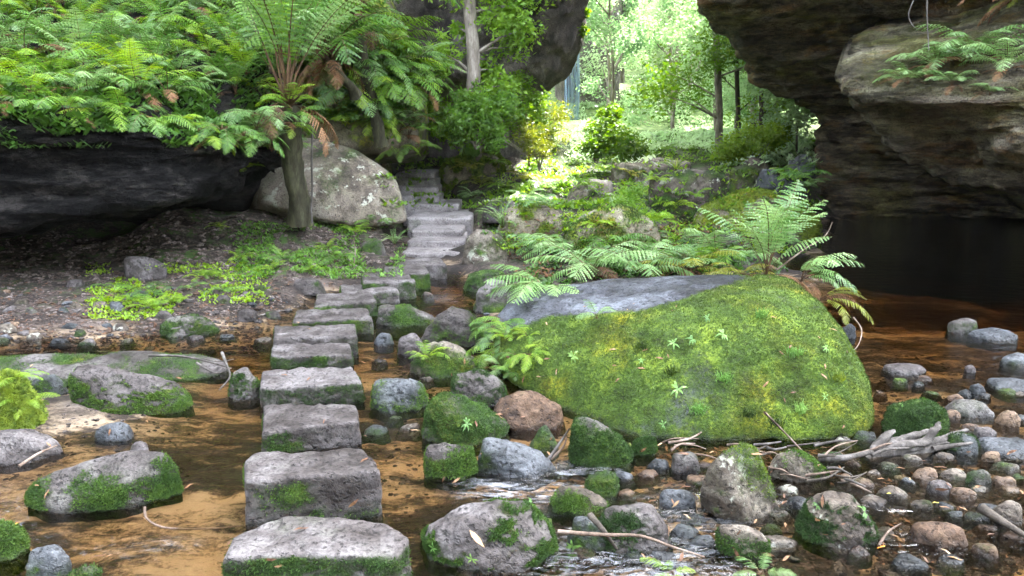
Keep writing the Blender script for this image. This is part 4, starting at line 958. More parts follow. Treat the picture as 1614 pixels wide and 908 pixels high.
for Y in (19, 23, 27, 32, 38, 45):
    for px in range(975 if Y < 26 else 925, 1330, 60 if Y < 30 else 48):
        x = D(px+g.uniform(-22, 22), 454, Y+g.uniform(-1.5, 1.5))[0]; y = Y+g.uniform(-1.5, 1.5)
        if Y == 19 and 985 < px < 1110: continue
        h = drop(x, y, 60, GROUND)
        root = empty('tree', h[0]-Vector((0, 0, .1)), 'slender tree with haze-paled leaves in the hazy forest beyond the arch', 'tree', 'hazy forest trees beyond the arch'); s = g.uniform(.55, .95)*(1 if Y < 30 else 1.25)
        root.rotation_euler = (0, 0, g.uniform(0, 6.28)); root.scale = (s, s, s*g.uniform(.9, 1.2)); tr, cr = protos[k % 5]; k += 1
        link('trunk', tr, parent=root); link('crown', cr, parent=root)
# distant wooded slope: one mass
bl = []
gr = np.random.default_rng(4)
for i in range(420):
    y = gr.uniform(42, 95); x = gr.uniform(-.35, .75)*y
    bl.append((x, y, 0, gr.uniform(1.6, 3.2)))
bl = np.array(bl); bl[:, 2] = terrain_z(bl[:, 0], bl[:, 1])+gr.uniform(0, 3, len(bl))
V, Fc = leaf_cloud(bl, 110000, .5, 99); o = link('woodland', mesh_np('woodland', V, Fc, smooth=False), M['leaf_far_haze']); tag(o, 'haze-paled sunlit woodland covering the slope beyond', 'woodland', kind='stuff')
# waterfall and its cliff
hull_rock('waterfall_cliff', pts_px([(870,-120,26),(975,-120,27),(968,60,26.5),(975,150,25.5),(985,205,25),(880,215,24.8),(870,100,25.5),(975,-120,30),(860,-120,30),(985,215,29),(870,215,29)]), M['cliff'], 'grey cliff behind the waterfall', 'cliff', None, level=5, k=16, amp=.07, seed=91, moss=(.5,.2), face=.2)
xs = np.linspace(890, 914, 24); V = []; Fc = []
for r_ in range(30):
    py = -20+r_*7.6
    for j, x in enumerate(xs):
        V.append(D(x+math.sin(r_*.5+j)*.6, py, 24.3+.12*math.sin(j*1.7)-.01*r_))
for r_ in range(29):
    for j in range(23):
        a = r_*24+j; Fc.append((a, a+1, a+25, a+24))
b = D(905, 200, 24.3); wf = link('waterfall', mesh_np('waterfall', np.array(V)-b, Fc), M['fall'], loc=b); tag(wf, 'thin bluish waterfall dropping beside the hanging cliff', 'waterfall')

# ------------------------------------------------------------ mid ground ferns
gm = 'bright ferns on the slope beyond the stairs'
g = random.Random(9)
for i in range(50):
    px = g.uniform(690, 1080); py = g.uniform(195, 300)
    h = hit(px, py)
    if h is None or h[0].y > 17 or h[3] in (CLIFF, ARCH) or h[0].y < 9.5: continue
    if 600 < px < 720 and py > 235: continue
    far_fern(h[0], 'small bright fern on the lush slope beyond the stairs', g.uniform(.3, .5), ('fern_bright', 'fern_yellow', 'fern_bright', 'fern_bright')[i % 4], gm, i)
for i in range(26):
    px = g.uniform(470, 625); py = g.uniform(95, 205); h = hit(px, py)
    if h is None or h[0].y > 16: continue
    far_fern(h[0], 'shaded fern at the right end of the fern bank', g.uniform(.5, .8), ('fern', 'fern_bright')[i % 2], 'shaded ferns right of the tree fern', i)
for i in range(45):
    px = g.uniform(800, 1290); py = g.uniform(280, 425); h = hit(px, py)
    if h is None or h[0].y > 14 or h[0].z < .05: continue
    if h[3] is not GROUND and g.random() > .25: continue
    far_fern(h[0], 'small pale fern on the bank between the middle boulders', g.uniform(.28, .5), ('fern_pale', 'fern_bright', 'fern')[i % 3], 'small ferns of the middle bank', i)
singles = [
 (640, 258, 'bright fern in the dark hollow at the head of the stairs', .35, 7, 'arch', 'fern_bright'),
 (622, 385, 'sword fern clump left of the lower stairs', .38, 12, 'sword', 'fern_pale'),
 (746, 312, 'fern tuft right of the upper stairs under the grassy mound', .38, 10, 'arch', 'fern_pale'),
 (792, 358, 'arching sword fern behind the olive boulder', .5, 14, 'sword', 'fern_pale'),
 (1065, 268, 'palm like fern on the pale ledge stone', .55, 12, 'sword', 'fern_bright'),
 (1228, 275, 'bright fern low under the arch wall', .35, 8, 'arch', 'fern_bright'),
 (860, 300, 'bright fern patch right of the grassy mound', .45, 10, 'arch', 'fern_bright'),
 (1265, 300, 'fern fan between the mossy boulder and the cave wall', .45, 9, 'arch', 'fern_pale'),
]
for px, py, lb, s, n, kd, mt in singles: fern_at(px, py, lb, s, n=n, kind=kd, mat=mt, dead=0)
# ferns in front of / behind the big boulder
def fern_px(px, py, Y, *a, **kw): return fern(D(px, py, Y), *a, **kw)
fern_px(1207, 436, 4.6, 'tall upright fern with brown stems on top of the big boulder', .74, n=15, kind='up', mat='fern_pale', dead=3, tilt=-.12)
fern_px(1262, 444, 4.4, 'fern hanging over the right shoulder of the big boulder', .45, n=7, kind='arch', mat='fern_pale', az=-.5, spread=2.2, dead=2)
fern_px(1292, 474, 4.15, 'yellowing fern drooping down the right end of the big boulder', .37, n=5, kind='droop', mat='fern_yellow', az=-.5, spread=1.6, dead=3)
fern_px(860, 458, 4.95, 'wide pale fern frond cluster at the upper left of the big boulder', .55, n=9, kind='wide', mat='fern_pale', az=-2.2, spread=3.8, dead=0)
fern_px(930, 428, 7.0, 'pale fern patch behind the left end of the big boulder', .8, n=10, kind='wide', mat='fern_pale', dead=1)
fern_px(1010, 428, 6.9, 'light fern with flat fronds behind the middle of the big boulder', .8, n=10, kind='wide', mat='fern_pale', dead=1)
fern_px(1085, 428, 6.9, 'fern with browned tips left of the tall upright fern', .7, n=9, kind='wide', mat='fern_yellow', dead=2)
fern_px(1130, 405, 7.4, 'spreading pale fern just behind the mossy top edge', .75, n=9, kind='wide', mat='fern_pale', dead=1)
fern_px(890, 400, 7.8, 'drooping fern with long frond over the stones, centre', .75, n=8, kind='wide', mat='fern_pale', az=3.4, spread=3.6, dead=1)
fern_px(1050, 395, 7.9, 'low fern among brown litter behind the pale ones', .7, n=9, kind='wide', mat='fern', dead=2)
fern_px(960, 395, 8.0, 'fern under the small leafy bush', .6, n=9, kind='arch', mat='fern', dead=1)
fern_px(1170, 434, 4.8, 'yellow green ground fern left of the upright stems', .33, n=9, kind='wide', mat='fern_yellow', dead=1)
fern_px(792, 550, 4.4, 'green fern hanging down the left corner of the big boulder', .32, n=9, kind='droop', mat='fern_bright', az=-2.0, spread=4, dead=0)
fern_px(800, 510, 4.55, 'feathery fern on the left shoulder of the big boulder', .34, n=9, kind='droop', mat='fern', az=-2.2, spread=4, dead=0)
for i, (px, py, sz) in enumerate([(800,535,.24),(815,560,.2),(790,580,.2),(850,545,.16),(808,590,.18),(785,525,.26),(832,530,.15),(798,605,.14)]):
    fern_at(px, py, 'small fern crowding the mossy left end of the big boulder', sz, n=7, kind='droop' if i % 2 else 'arch', mat=('fern_bright', 'fern', 'fern_pale')[i % 3], dead=0, az=-2, spread=4.5, group='ferns on the left end of the big boulder')
fern_px(835, 560, 4.05, 'bright sprig fern on the shaded flank of the big boulder', .24, n=8, kind='droop', mat='fern_bright', az=-1.7, spread=3, dead=0)
fern_at(672, 566, 'little fern rooted on the brown and green rock', .22, n=8, kind='arch', mat='fern_bright', dead=0)
fern_at(25, 600, 'bright small fern on the left edge hummock', .22, n=9, kind='arch', mat='fern_bright', dead=0)
fern_at(45, 630, 'second small fern low on the left edge hummock', .18, n=8, kind='droop', mat='fern_bright', dead=0)
fern_px(940, 502, 3.98, 'single thin fern standing on the wet grey top of the boulder', .22, n=4, kind='arch', mat='fern_pale', dead=0)
fern_px(1060, 905, 2.0, 'pale fern sprays poking up at the bottom edge', .12, n=6, kind='wide', mat='fern_bright', dead=0, seed=1)
fern_px(1200, 906, 2.0, 'second pale fern spray at the bottom edge, further right', .12, n=5, kind='wide', mat='fern_pale', dead=0, seed=2)
# ferns in the recess of the right ledge
for px, py, s, lb in [(1530, 100, .8, 'large drooping fern on the right hand ledge'), (1475, 108, .62, 'fern left of the large one on the right ledge'), (1585, 112, .6, 'fern tuft on the ledge close to the right edge'),
                      (1430, 132, .4, 'small fern near the tip of the right ledge'), (1560, 150, .25, 'small fern under the lip of the right ledge'), (1500, 135, .3, 'short fern hanging below the large ledge fern')]:
    h = hit(px, py)
    if h: fern(h[0], lb, s, n=12, kind='arch', mat='fern_pale', az=-1.9, spread=4.6, dead=3)
fern_px(1655, -12, 7.3, 'brown tipped fern hanging in the top right corner', .85, n=8, kind='droop', mat='dead', az=3.3, spread=2.4, dead=0)
fern_px(1650, 2, 7.3, 'green branch like fern in the top right corner', .65, n=5, kind='droop', mat='fern_yellow', az=3.3, spread=2.0, dead=0)
# creek-side small ferns left
gc = 'small ferns on the left gravel bank'
for i, (px, py) in enumerate([(205,478),(235,470),(262,482),(300,455),(318,440),(345,462),(285,478),(180,455),(240,492),(330,432),(350,440),(225,460)]):
    h = hit(px, py)
    if h: fern(h[0], 'small green fern on the gravel bank left of the stream', .17+.05*(i % 3), n=8, kind='wide' if i % 2 else 'arch', mat=('fern_bright', 'fern')[i % 2], dead=0, group=gc)
for i, (px, py, lb) in enumerate([(350,362,'lone bright fern sprout on the mud slope'), (378,410,'bright fern sprout above the gravel, left one'), (445,415,'larger bright fern in the middle of the muddy bank'), (430,428,'low fern under the larger bank fern'),
                                  (470,350,'sprout right at the tree fern foot'), (530,415,'fern left of the stepping stone curve'), (515,395,'fern in the shade above the gravel'), (560,370,'fern by the foot of the pale boulder'), (590,355,'fern against the pale boulder corner'), (490,430,'tiny fern beside the greyish cobble'), (385,270,'pale fern leaf under the ledge end')]):
    h = hit(px, py)
    if h: fern(h[0], lb, .24+.06*(i % 3), n=8, kind='arch', mat=('fern_bright', 'fern_bright', 'fern')[i % 3], dead=0)
# low herbs: ground cover
def scatter_ground(label, name, region, n, size, mat, seed, up=.6, cat='ground cover', far=18):
    g = np.random.default_rng(seed); x0, x1, y0, y1 = region; V = []
    for i in range(n):
        px, py = g.uniform(x0, x1), g.uniform(y0, y1)
        if vnoise(np.array([[px*.02, py*.045, 0]]), seed)[0] < .42: continue
        h = hit(px, py)
        if h is None or h[0].z < .02 or h[0].y > far: continue
        if h[3] is not GROUND and h[3] is not LEDGE_L and g.random() > .18: continue
        if h[3] in (BOUL, ARCH, CLIFF, LEDGE_R): continue
        p_ = np.array(h[0])
        for k in range(5):
            a = g.uniform(0, 6.28); s = size*g.uniform(.5, 1.3); d = np.array([math.cos(a), math.sin(a), up+g.uniform(-.2, .4)])*s; w_ = np.array([-math.sin(a), math.cos(a), 0])*s*.28
            c = p_+g.normal(size=3)*size*.7*[1, 1, 0]; V += [c, c+d*.55+w_, c+d, c+d*.55-w_]
    V = np.array(V); o = link(name, mesh_np(name, V, np.arange(len(V)).reshape(-1, 4), smooth=False), M[mat]); tag(o, label, cat, kind='stuff')
scatter_ground('low green herbs creeping over the muddy left bank', 'undergrowth', (340, 640, 350, 440), 2600, .035, 'fern', 1)
scatter_ground('low green herbs along the gravel bank', 'undergrowth', (140, 420, 415, 505), 1600, .03, 'fern_bright', 2)
scatter_ground('leafy undergrowth on the slope beyond the stairs', 'undergrowth', (600, 1290, 180, 330), 5200, .08, 'leaf', 3)
scatter_ground('haze-paled leafy undergrowth in the forest clearing beyond the arch', 'undergrowth', (900, 1300, 120, 262), 8000, .10, 'leaf_far_haze', 13, far=45)
scatter_ground('leafy undergrowth around the middle rocks', 'undergrowth', (760, 1300, 300, 470), 4200, .045, 'fern', 4)
scatter_ground('bright green herbs over the middle bank', 'undergrowth', (780, 1290, 270, 400), 2600, .05, 'fern_bright', 14)
scatter_ground('brown dead fronds and litter among the middle ferns', 'leaf_litter', (800, 1200, 340, 440), 1500, .05, 'dead', 5, up=.2, cat='litter')
scatter_ground('green leafy growth between the ferns of the bank', 'undergrowth', (0, 660, 0, 235), 6500, .07, 'fern', 6)

# seedlings on the big boulder
def seedling(px, py, label, s, n=6, seed=0, mat='seedling'):
    s *= .52
    h = hit(px, py)
    if h is None: return
    g = random.Random(seed*7+px); V = []; Fc = []; nrm = np.array(h[1]); nrm = nrm*np.sign(np.dot(nrm, CAM-np.array(h[0])))
    up = nrm*.6+np.array([0, 0, .5])
    for i in range(n):
        a = i/n*6.28+g.uniform(-.3, .3); t = np.cross(nrm, [math.cos(a), .3, math.sin(a)]); t /= np.linalg.norm(t)+1e-9
        w_ = np.cross(t, nrm)*s*.12; c = up*s*.45; L = s*g.uniform(.7, 1.1); m = c+t*L*.5+nrm*s*.12; e = c+t*L-np.array([0, 0, s*.15])
        k = len(V); V += [c, m+w_, e, m-w_, c+t*L*.25+w_*.7, c+t*L*.25-w_*.7, c+t*L*.78+w_*.6, c+t*L*.78-w_*.6]; Fc += [(k, k+4, k+5, k+5), (k+4, k+1, k+3, k+5), (k+1, k+6, k+7, k+3), (k+6, k+2, k+7, k+7)]
    me = bpy.data.meshes.new('leaf'); me.from_pydata([tuple(v) for v in V], [], [f if f[2] != f[3] else f[:3] for f in Fc])
    root = empty('seedling', h[0], label, 'seedling')
    link('leaf', me, M[mat], parent=root)
    u = up*s*.45; tubes('stem', [([np.zeros(3), u*.5, u], [s*.02]*3)], M['tuft'], root, 5)
for i, (px, py, lb, s, n) in enumerate([
  (905,565,'five leaved pale seedling on the left face of the big boulder',.10,7), (1068,618,'star shaped seedling in the middle of the boulder face',.10,6), (1062,545,'pale seedling high on the moss, left of the pair',.08,6),
  (1092,540,'pale seedling beside its twin high on the moss',.09,7), (1140,532,'wide leafy seedling on the upper moss, right one',.10,7), (1012,572,'tiny seedling with round leaves mid boulder',.06,5),
  (1300,628,'tiny seedling near the right end of the boulder',.05,5), (1045,672,'seedling near the bottom edge of the boulder',.06,5), (1115,505,'small leafy plant near the boulder top',.07,6), (1300,552,'leafy sprig on the right shoulder of the boulder',.07,6),
  (735,672,'yellowish seedling on the long green mossy boulder',.08,7), (995,708,'bright seedling at the tip of the elongated mossy rock',.08,8), (870,830,'leafy seedling on the right rim of the front grey boulder',.08,8), (905,862,'pale leafy sprig at the waterline of the front grey boulder',.08,8), (835,795,'seedling behind the front grey boulder',.06,6),
  (685,865,'small sprout on the left moss of the front boulder',.05,5), (745,882,'small sprout low on the front boulder moss',.05,5), (1360,812,'leafy sprig on the right side of the lower right mossy rock',.07,7), (1290,800,'round leaved sprig on the left of the lower right mossy rock',.05,7), (1423,640,'pale sprout on the green dome rock',.05,5)]):
    seedling(px, py, lb, s, n, i)
# grass blades on boulder
def grass_tuft(px, py, label, n, L, seed):
    h = hit(px, py)
    if h is None: return
    g = np.random.default_rng(seed); V = []; Fc = []
    for i in range(n):
        a = g.uniform(0, 6.28); out = np.array([math.cos(a), math.sin(a)-.6, 0])*g.uniform(.3, .9); b = g.normal(size=3)*L*.25*[1, .4, .6]; w_ = np.array([L*.03, 0, 0]); l = L*g.uniform(.6, 1.2)
        p1 = b+(out*.35+[0, 0, .55])*l; p2 = b+(out*.8+[0, 0, .55])*l; k = len(V); V += [b-w_, b+w_, p1+w_*.8, p1-w_*.8, p2]; Fc += [(k, k+1, k+2), (k, k+2, k+3), (k+3, k+2, k+4)]
    me = bpy.data.meshes.new('grass'); me.from_pydata([tuple(v) for v in V], [], Fc); o = link('grass_tuft', me, M['seedling'] if seed % 2 else M['tuft'], loc=h[0]); tag(o, label, 'grass tuft')
for i, (px, py, lb) in enumerate([(1222,668,'grass tuft at the lower middle of the big boulder'), (1262,650,'grass tuft on the lower right moss of the big boulder'), (1180,655,'thin grass tuft near the boulder foot'), (1250,560,'grass tuft beneath the mossy crest'), (1060,590,'short grass in the boulder middle'),
     (1200,500,'wispy grass near the boulder top'), (1010,550,'grass beside the tiny seedling'), (1140,600,'grass wisps in the yellow moss'), (1320,600,'grass wisps at the right end of the boulder'), (1100,650,'grass tuft low on the boulder, left of centre'), (700,215,'grassy wisps crowning the mound by the stairs'), (742,245,'long dry grass draped over the mound')]):
    grass_tuft(px, py, lb, 60 if i < 10 else 140, .07 if i < 10 else .28, i)

# ------------------------------------------------------------ driftwood, twigs, leaves, pebbles
def drift(name, label, pts, rads, mat, cat='driftwood', sides=14, jit=.03, seed=0):
    b = pts[0]; V, Fc = tube(pts, rads, sides); V = np.array(V)
    V += (np.stack([fbm(V*12+k*31, seed+k, 3) for k in range(3)], 1)-.5)*jit
    Fc = list(Fc)
    me = bpy.data.meshes.new(name); n = len(V); me.from_pydata([tuple(v) for v in V-b], [], Fc+[tuple(range(sides))[::-1], tuple(range(n-sides, n))]); me.update()
    me.polygons.foreach_set('use_smooth', np.full(len(me.polygons), True))
    o = link(name, me, mat, loc=b); tag(o, label, cat); return o
Yd = P(1440, 712)[1]
root = empty('driftwood_log', D(1420, 712, Yd), 'weathered grey splintered driftwood log lying by the green dome rock', 'driftwood')
rl = np.array(root.location)
for i, (a, b, c, d_, r) in enumerate([((1365,728),(1410,708),(1460,690),(1482,668),.035), ((1375,730),(1430,708),(1490,690),(1526,676),.032), ((1370,722),(1400,700),(1440,690),(1470,676),.03), ((1380,735),(1440,718),(1495,700),(1520,690),.028), ((1378,712),(1392,694),(1405,684),(1412,680),.028), ((1372,735),(1420,726),(1470,712),(1500,706),.026)]):
    pp = [D(*q, Yd+.02*(i % 3)+.03*j-.04) for j, q in enumerate((a, b, c, d_))]
    pp = list(cat_rom(np.array(pp), 10))
    pp = list(cat_rom(np.array(pp), 26)); tv, tf = tube(pp, [r*(1.1-.85*(k/25)**1.2) for k in range(26)], 12); tv = np.array(tv); tv += (np.stack([fbm(tv*np.array([9, 9, 40])+k*31, i+k, 4) for k in range(3)], 1)-.5)*.045
    link('splinter', mesh_np('splinter', tv-rl, tf), M['drift'], parent=root)
def twig(label, pts, r, mat='twig', name='twig', cat='twig'):
    pp = list(cat_rom(np.array(pts), 4*len(pts))); n = len(pp); rr = [r*(1-.65*i/n) for i in range(n)]; b = pp[0]
    V, Fc = tube(pp, rr, 6); V = np.array(V)-b; o = link(name, mesh_np(name, V, Fc), M[mat], loc=b); tag(o, label, cat); return o
def tw(label, lst, r, z=.05, mat='twig', **kw): return twig(label, [P(x, y, zz) for x, y, zz in lst], r, mat, **kw)
tw('long thin stick crossing in front of the grey pair of rocks', [(880,838,.10),(950,843,.12),(1010,845,.12),(1060,862,.08),(1110,878,.04)], .008)
tw('dark short stick leaning between the two grey rocks', [(930,812,.14),(950,835,.12),(972,865,.04)], .014, mat='bark_dark')
tw('pale forked stick standing by the orange rock', [(862,728,.01),(880,702,.08),(898,675,.16)], .010, mat='drift')
tw('second thin stick beside the pale forked one', [(868,724,.01),(888,704,.06),(893,688,.1)], .008)
tw('curved pale branch over the left green shelf of rock', [(235,560,.14),(290,562,.16),(335,572,.14),(362,580,.1)], .009, mat='drift')
tw('pale branch hooking down into the left channel', [(350,556,.15),(358,578,.1),(362,595,.04),(345,615,.01)], .011, mat='drift')
tw('pale branch lying beside the hooked one', [(310,572,.12),(340,588,.08),(365,580,.08)], .008, mat='drift')
tw('thin pale stick across the rock shelf', [(320,565,.13),(345,570,.13),(368,566,.1)], .006, mat='drift')
tw('dark slanted stick in the lower right corner', [(1545,800,.06),(1580,822,.04),(1625,850,.02)], .022, mat='bark_dark')
tw('grey branch end sticking from the driftwood to the right', [(1470,708,.12),(1505,702,.13),(1532,698,.12)], .014, mat='drift')
tw('long flat stick joining the twig pile to the driftwood', [(1290,722,.03),(1330,722,.05),(1375,712,.06)], .022, mat='drift')
tw('thin stick slanting down the boulder foot', [(1205,650,.3),(1240,685,.12),(1275,722,.04)], .006)
tw('submerged thin stick left of the second stepping stone', [(228,800,.03),(232,818,.02),(262,832,.005),(330,833,-.02),(385,828,-.02)], .006)
tw('fallen bare pole leaning in the forest clearing', [(970,262,1.2),(1000,215,1.6),(1030,185,1.9)], .02) if False else None
tw('thin twig beside the wet left rocks', [(30,735,.04),(60,715,.06),(90,702,.06)], .008)
tw('white twigs at the far gravel edge', [(400,500,.03),(430,492,.04),(460,488,.04)], .008, mat='drift')
tw('short stick lying in the lower right riffle', [(1385,860,.02),(1400,838,.03),(1420,825,.03)], .006)
gtp = 'twigs piled under the big boulder'
g = random.Random(31)
for i in range(34):
    x = g.uniform(1040, 1390) if i < 24 else g.uniform(1190, 1340); y = 705+g.uniform(-10, 14)+(x-1040)*.02 if i < 24 else g.uniform(735, 765)
    a = g.uniform(-.5, .5); L = g.uniform(30, 70)
    o = tw('thin twig in the litter piled below the big boulder', [(x, y, .02+.04*g.random()), (x+L*g.uniform(.3, .6), y+a*L/2+g.uniform(-7, 7), .05+.03*g.random()), (x+L, y+a*L, .02)], g.uniform(.004, .009), mat=('twig', 'bark_dark', 'twig', 'drift')[i % 4]); o['group'] = gtp
# hanging roots upper right
twig('long thin root hanging in front of the right cave roof', [D(1462,-40,6.8), D(1461,20,6.8), D(1464,80,6.8)], .009, 'drift', 'hanging_root', 'root')
twig('curly dead root under the cave roof', [D(1440,0,7.2), D(1432,25,7.2), D(1445,45,7.1), D(1470,38,7.1)], .006, 'drift', 'hanging_root', 'root')
twig('dry stem hanging from the right end of the big boulder', [D(1345,500,3.95), D(1358,520,3.9), D(1352,545,3.8), D(1335,560,3.75)], .005, 'twig', 'stem', 'stem')
twig('thin bare sapling pole above the middle ferns', [D(834,262,11.6), D(832,210,11.6), D(829,180,11.6)], .02, 'stalk', 'sapling', 'sapling')
twig('slim curved bare stem arching over the pool from the boulder ferns', [D(1225,425,4.6), D(1265,395,4.6), D(1300,372,4.65), D(1312,350,4.65)], .007, 'twig', 'stem', 'stem')
twig('little bare sapling stem on the muddy bank', [D(558,415,7.4), D(560,395,7.4), D(557,375,7.4)], .008, 'twig', 'sapling', 'sapling')
# fallen leaves
def leafm(L, seed):
    g = random.Random(seed); V = [(0,0,0),(L*.25,L*.10,.01*L),(L*.6,L*.11,.12*L),(L,0,.05*L),(L*.6,-L*.11,.10*L),(L*.25,-L*.10,0)]
    me = bpy.data.meshes.new('fallen_leaf'); me.from_pydata(V, [], [(0,1,5),(1,2,4,5),(2,3,4)]); me.materials.append(M['litter']); return me
LM = [leafm(1, i) for i in range(2)]
gb_ = bark_mat('tan_leaf', (.42,.22,.10), (.55,.33,.17), (.62,.42,.25))
def put_leaf(px, py, L, a, label, group=None, mat=None, lift=.006):
    h = hit(px, py)
    if h is None: return
    z = max(h[0].z, 0.003); pt = h[0] if h[0].z > 0 else Vector(P(px, py, .003))
    me = LM[0]
    if mat: me = LM[0].copy(); me.materials.clear(); me.materials.append(mat)
    o = link('fallen_leaf', me, loc=(pt.x, pt.y, max(pt.z, 0)+lift)); o.scale = (L, L, L)
    n = Vector(h[1]) if h[0].z > 0 else Vector((0, 0, 1))
    if n.z < 0: n = -n
    o.rotation_euler = (n.to_track_quat('Z', 'Y') @ Euler((0, 0, a)).to_quaternion()).to_euler(); tag(o, label, 'fallen leaf', group)
orange = bark_mat('orange_leaf', (.6,.2,.03), (.75,.3,.04), (.8,.42,.06)); yellow = bark_mat('yellow_leaf', (.6,.5,.08), (.7,.6,.1), (.8,.7,.15))
put_leaf(740, 838, .085, -.7, 'curved tan leaf lying on the front grey boulder', mat=gb_)
put_leaf(1395, 862, .05, .5, 'bright orange fern leaf floating at the lower right', mat=orange)
put_leaf(1105, 790, .035, .3, 'small yellow leaf behind the jagged rock', mat=yellow)
put_leaf(1480, 794, .035, .2, 'yellow leaf afloat among the right cobbles', mat=yellow)
put_leaf(1410, 780, .04, .1, 'yellow leaf drifting between the mossy rock and the cobbles', mat=yellow)
put_leaf(757, 717, .05, .6, 'brown leaf resting on the wet slab', mat=gb_)
put_leaf(30, 825, .09, 1.2, 'russet dried leaf on the bottom left bank', mat=orange)
g = random.Random(77)
for i in range(110):
    if i < 60: px, py = g.uniform(1000, 1614), g.uniform(700, 890)
    elif i < 80: px, py = g.uniform(640, 900), g.uniform(560, 760)
    else: px, py = g.uniform(0, 600), g.uniform(500, 900)
    put_leaf(px, py, g.uniform(.025, .06), g.uniform(0, 6.28), 'small brown fallen leaf scattered in the stream and on its rocks', 'fallen leaves in and around the stream')
for i in range(26):
    px, py = g.uniform(850, 1350), g.uniform(470, 680)
    h = hit(px, py)
    if h and h[3] is BOUL: put_leaf(px, py, g.uniform(.025, .05), g.uniform(0, 6.28), 'small brown leaf caught in the moss of the big boulder', 'leaves on the big boulder')

# pebbles
gr = np.random.default_rng(12)
pm = []
for v in range(6):
    d, Fc = ico(3); V = d*np.array([1, .75, .5]); V = V*(1+(fbm(d*1.3+v*9, v, 3)-.5)*1.3)[:, None]
    pm.append(V)
PEB = {}
def pebble(px, py, s, mat, label, group):
    h = hit(px, py)
    if h is None or h[3] is not GROUND: return
    k = (int(gr.integers(6)), mat)
    if k not in PEB:
        me = mesh_np('pebble', pm[k[0]], ico(3)[1], {'moss': np.zeros(len(pm[0]))}); me.materials.append(M[mat]); PEB[k] = me
    o = link('pebble', PEB[k], loc=(h[0].x, h[0].y, h[0].z+s*.05)); o.scale = (s,)*3; o.rotation_euler = (gr.uniform(-.2, .2), gr.uniform(-.2, .2), gr.uniform(0, 6.28)); tag(o, label, 'pebble', group)
for i in range(70):
    pebble(gr.uniform(1395, 1614), gr.uniform(690, 908), gr.uniform(.018, .042), ('stone_warm', 'stone', 'stone_brown', 'stone_warm')[i % 4], 'small rounded pebble in the shallow water on the right', 'pebbles in the right shallows')
for i in range(45):
    pebble(gr.uniform(960, 1400), gr.uniform(735, 908), gr.uniform(.014, .035), ('stone_warm', 'stone_wet', 'stone_brown')[i % 3], 'small pebble among the rocks in the riffle', 'pebbles in the riffle')
for i in range(80):
    pebble(gr.uniform(0, 460), gr.uniform(455, 560), gr.uniform(.018, .05), ('stone', 'stone_warm', 'stone_wet')[i % 3], 'small pebble on the left gravel bar', 'pebbles on the left gravel bar')
for i in range(30):
    pebble(gr.uniform(640, 780), gr.uniform(440, 640), gr.uniform(.018, .04), ('stone', 'stone_warm', 'stone_wet')[i % 3], 'small pebble beside the stepping stones', 'pebbles right of the stepping stones')
grs = np.random.default_rng(55); used_px = []
def loose_stones(x0, x1, y0, y1, n, smin, smax, label, group, mats):
    k = 0
    for _ in range(n*4):
        if k >= n: break
        px, py = grs.uniform(x0, x1), grs.uniform(y0, y1); h = hit(px, py)
        if h is None or h[3] is not GROUND or h[0].z > .12: continue
        w = grs.uniform(smin, smax)*1.0; sp_ = w*F/h[0].y
        if any(abs(px-a)+abs(py-b)*1.6 < (sp_+c_)*.5 for a, b, c_ in used_px): continue
        used_px.append((px, py, sp_)); m = mats[int(grs.integers(len(mats)))]; hh = w*grs.uniform(.25, .42)
        c0 = np.array(h[0]); pts = []
        for i in range(6):
            a = i/6*6.283+grs.uniform(-.4, .4); q = grs.uniform(.55, .75)*w; pts.append((c0[0]+math.cos(a)*q*1.05, c0[1]+math.sin(a)*q*.8, c0[2]-.02)); q *= grs.uniform(.72, .95); pts.append((c0[0]+math.cos(a)*q, c0[1]+math.sin(a)*q*.8, max(c0[2]+hh*.3, -.012)+hh*.12)); q *= grs.uniform(.45, .9)
            pts.append((c0[0]+math.cos(a)*q, c0[1]+math.sin(a)*q*.8, max(c0[2]+hh*.3, -.012)+hh*grs.uniform(.5, 1.0)))
        hull_rock('stone', pts, M[m], label, 'stone', group, level=4, k=20, amp=.05, seed=int(grs.integers(999)), moss=(grs.uniform(-.2, .45), grs.uniform(0, .6)), face=.2); k += 1
loose_stones(585, 800, 450, 720, 22, .08, .14, 'small wet angular stone packed between the path and the big boulder', 'loose stones beside the path', ('stone_wet', 'stone_brown', 'stone'))
loose_stones(880, 1400, 700, 900, 30, .07, .12, 'small wet angular stone in the riffle below the big boulder', 'loose stones in the riffle', ('stone_wet', 'stone_brown', 'stone_warm'))
loose_stones(1385, 1614, 600, 900, 46, .07, .13, 'flat wet stone in the stony right shallows', 'loose stones in the right shallows', ('stone_warm', 'stone_brown', 'stone_wet'))
loose_stones(0, 460, 440, 560, 26, .08, .15, 'dark damp stone on the left gravel bar', 'loose stones on the left bar', ('stone_wet', 'stone', 'stone_brown'))
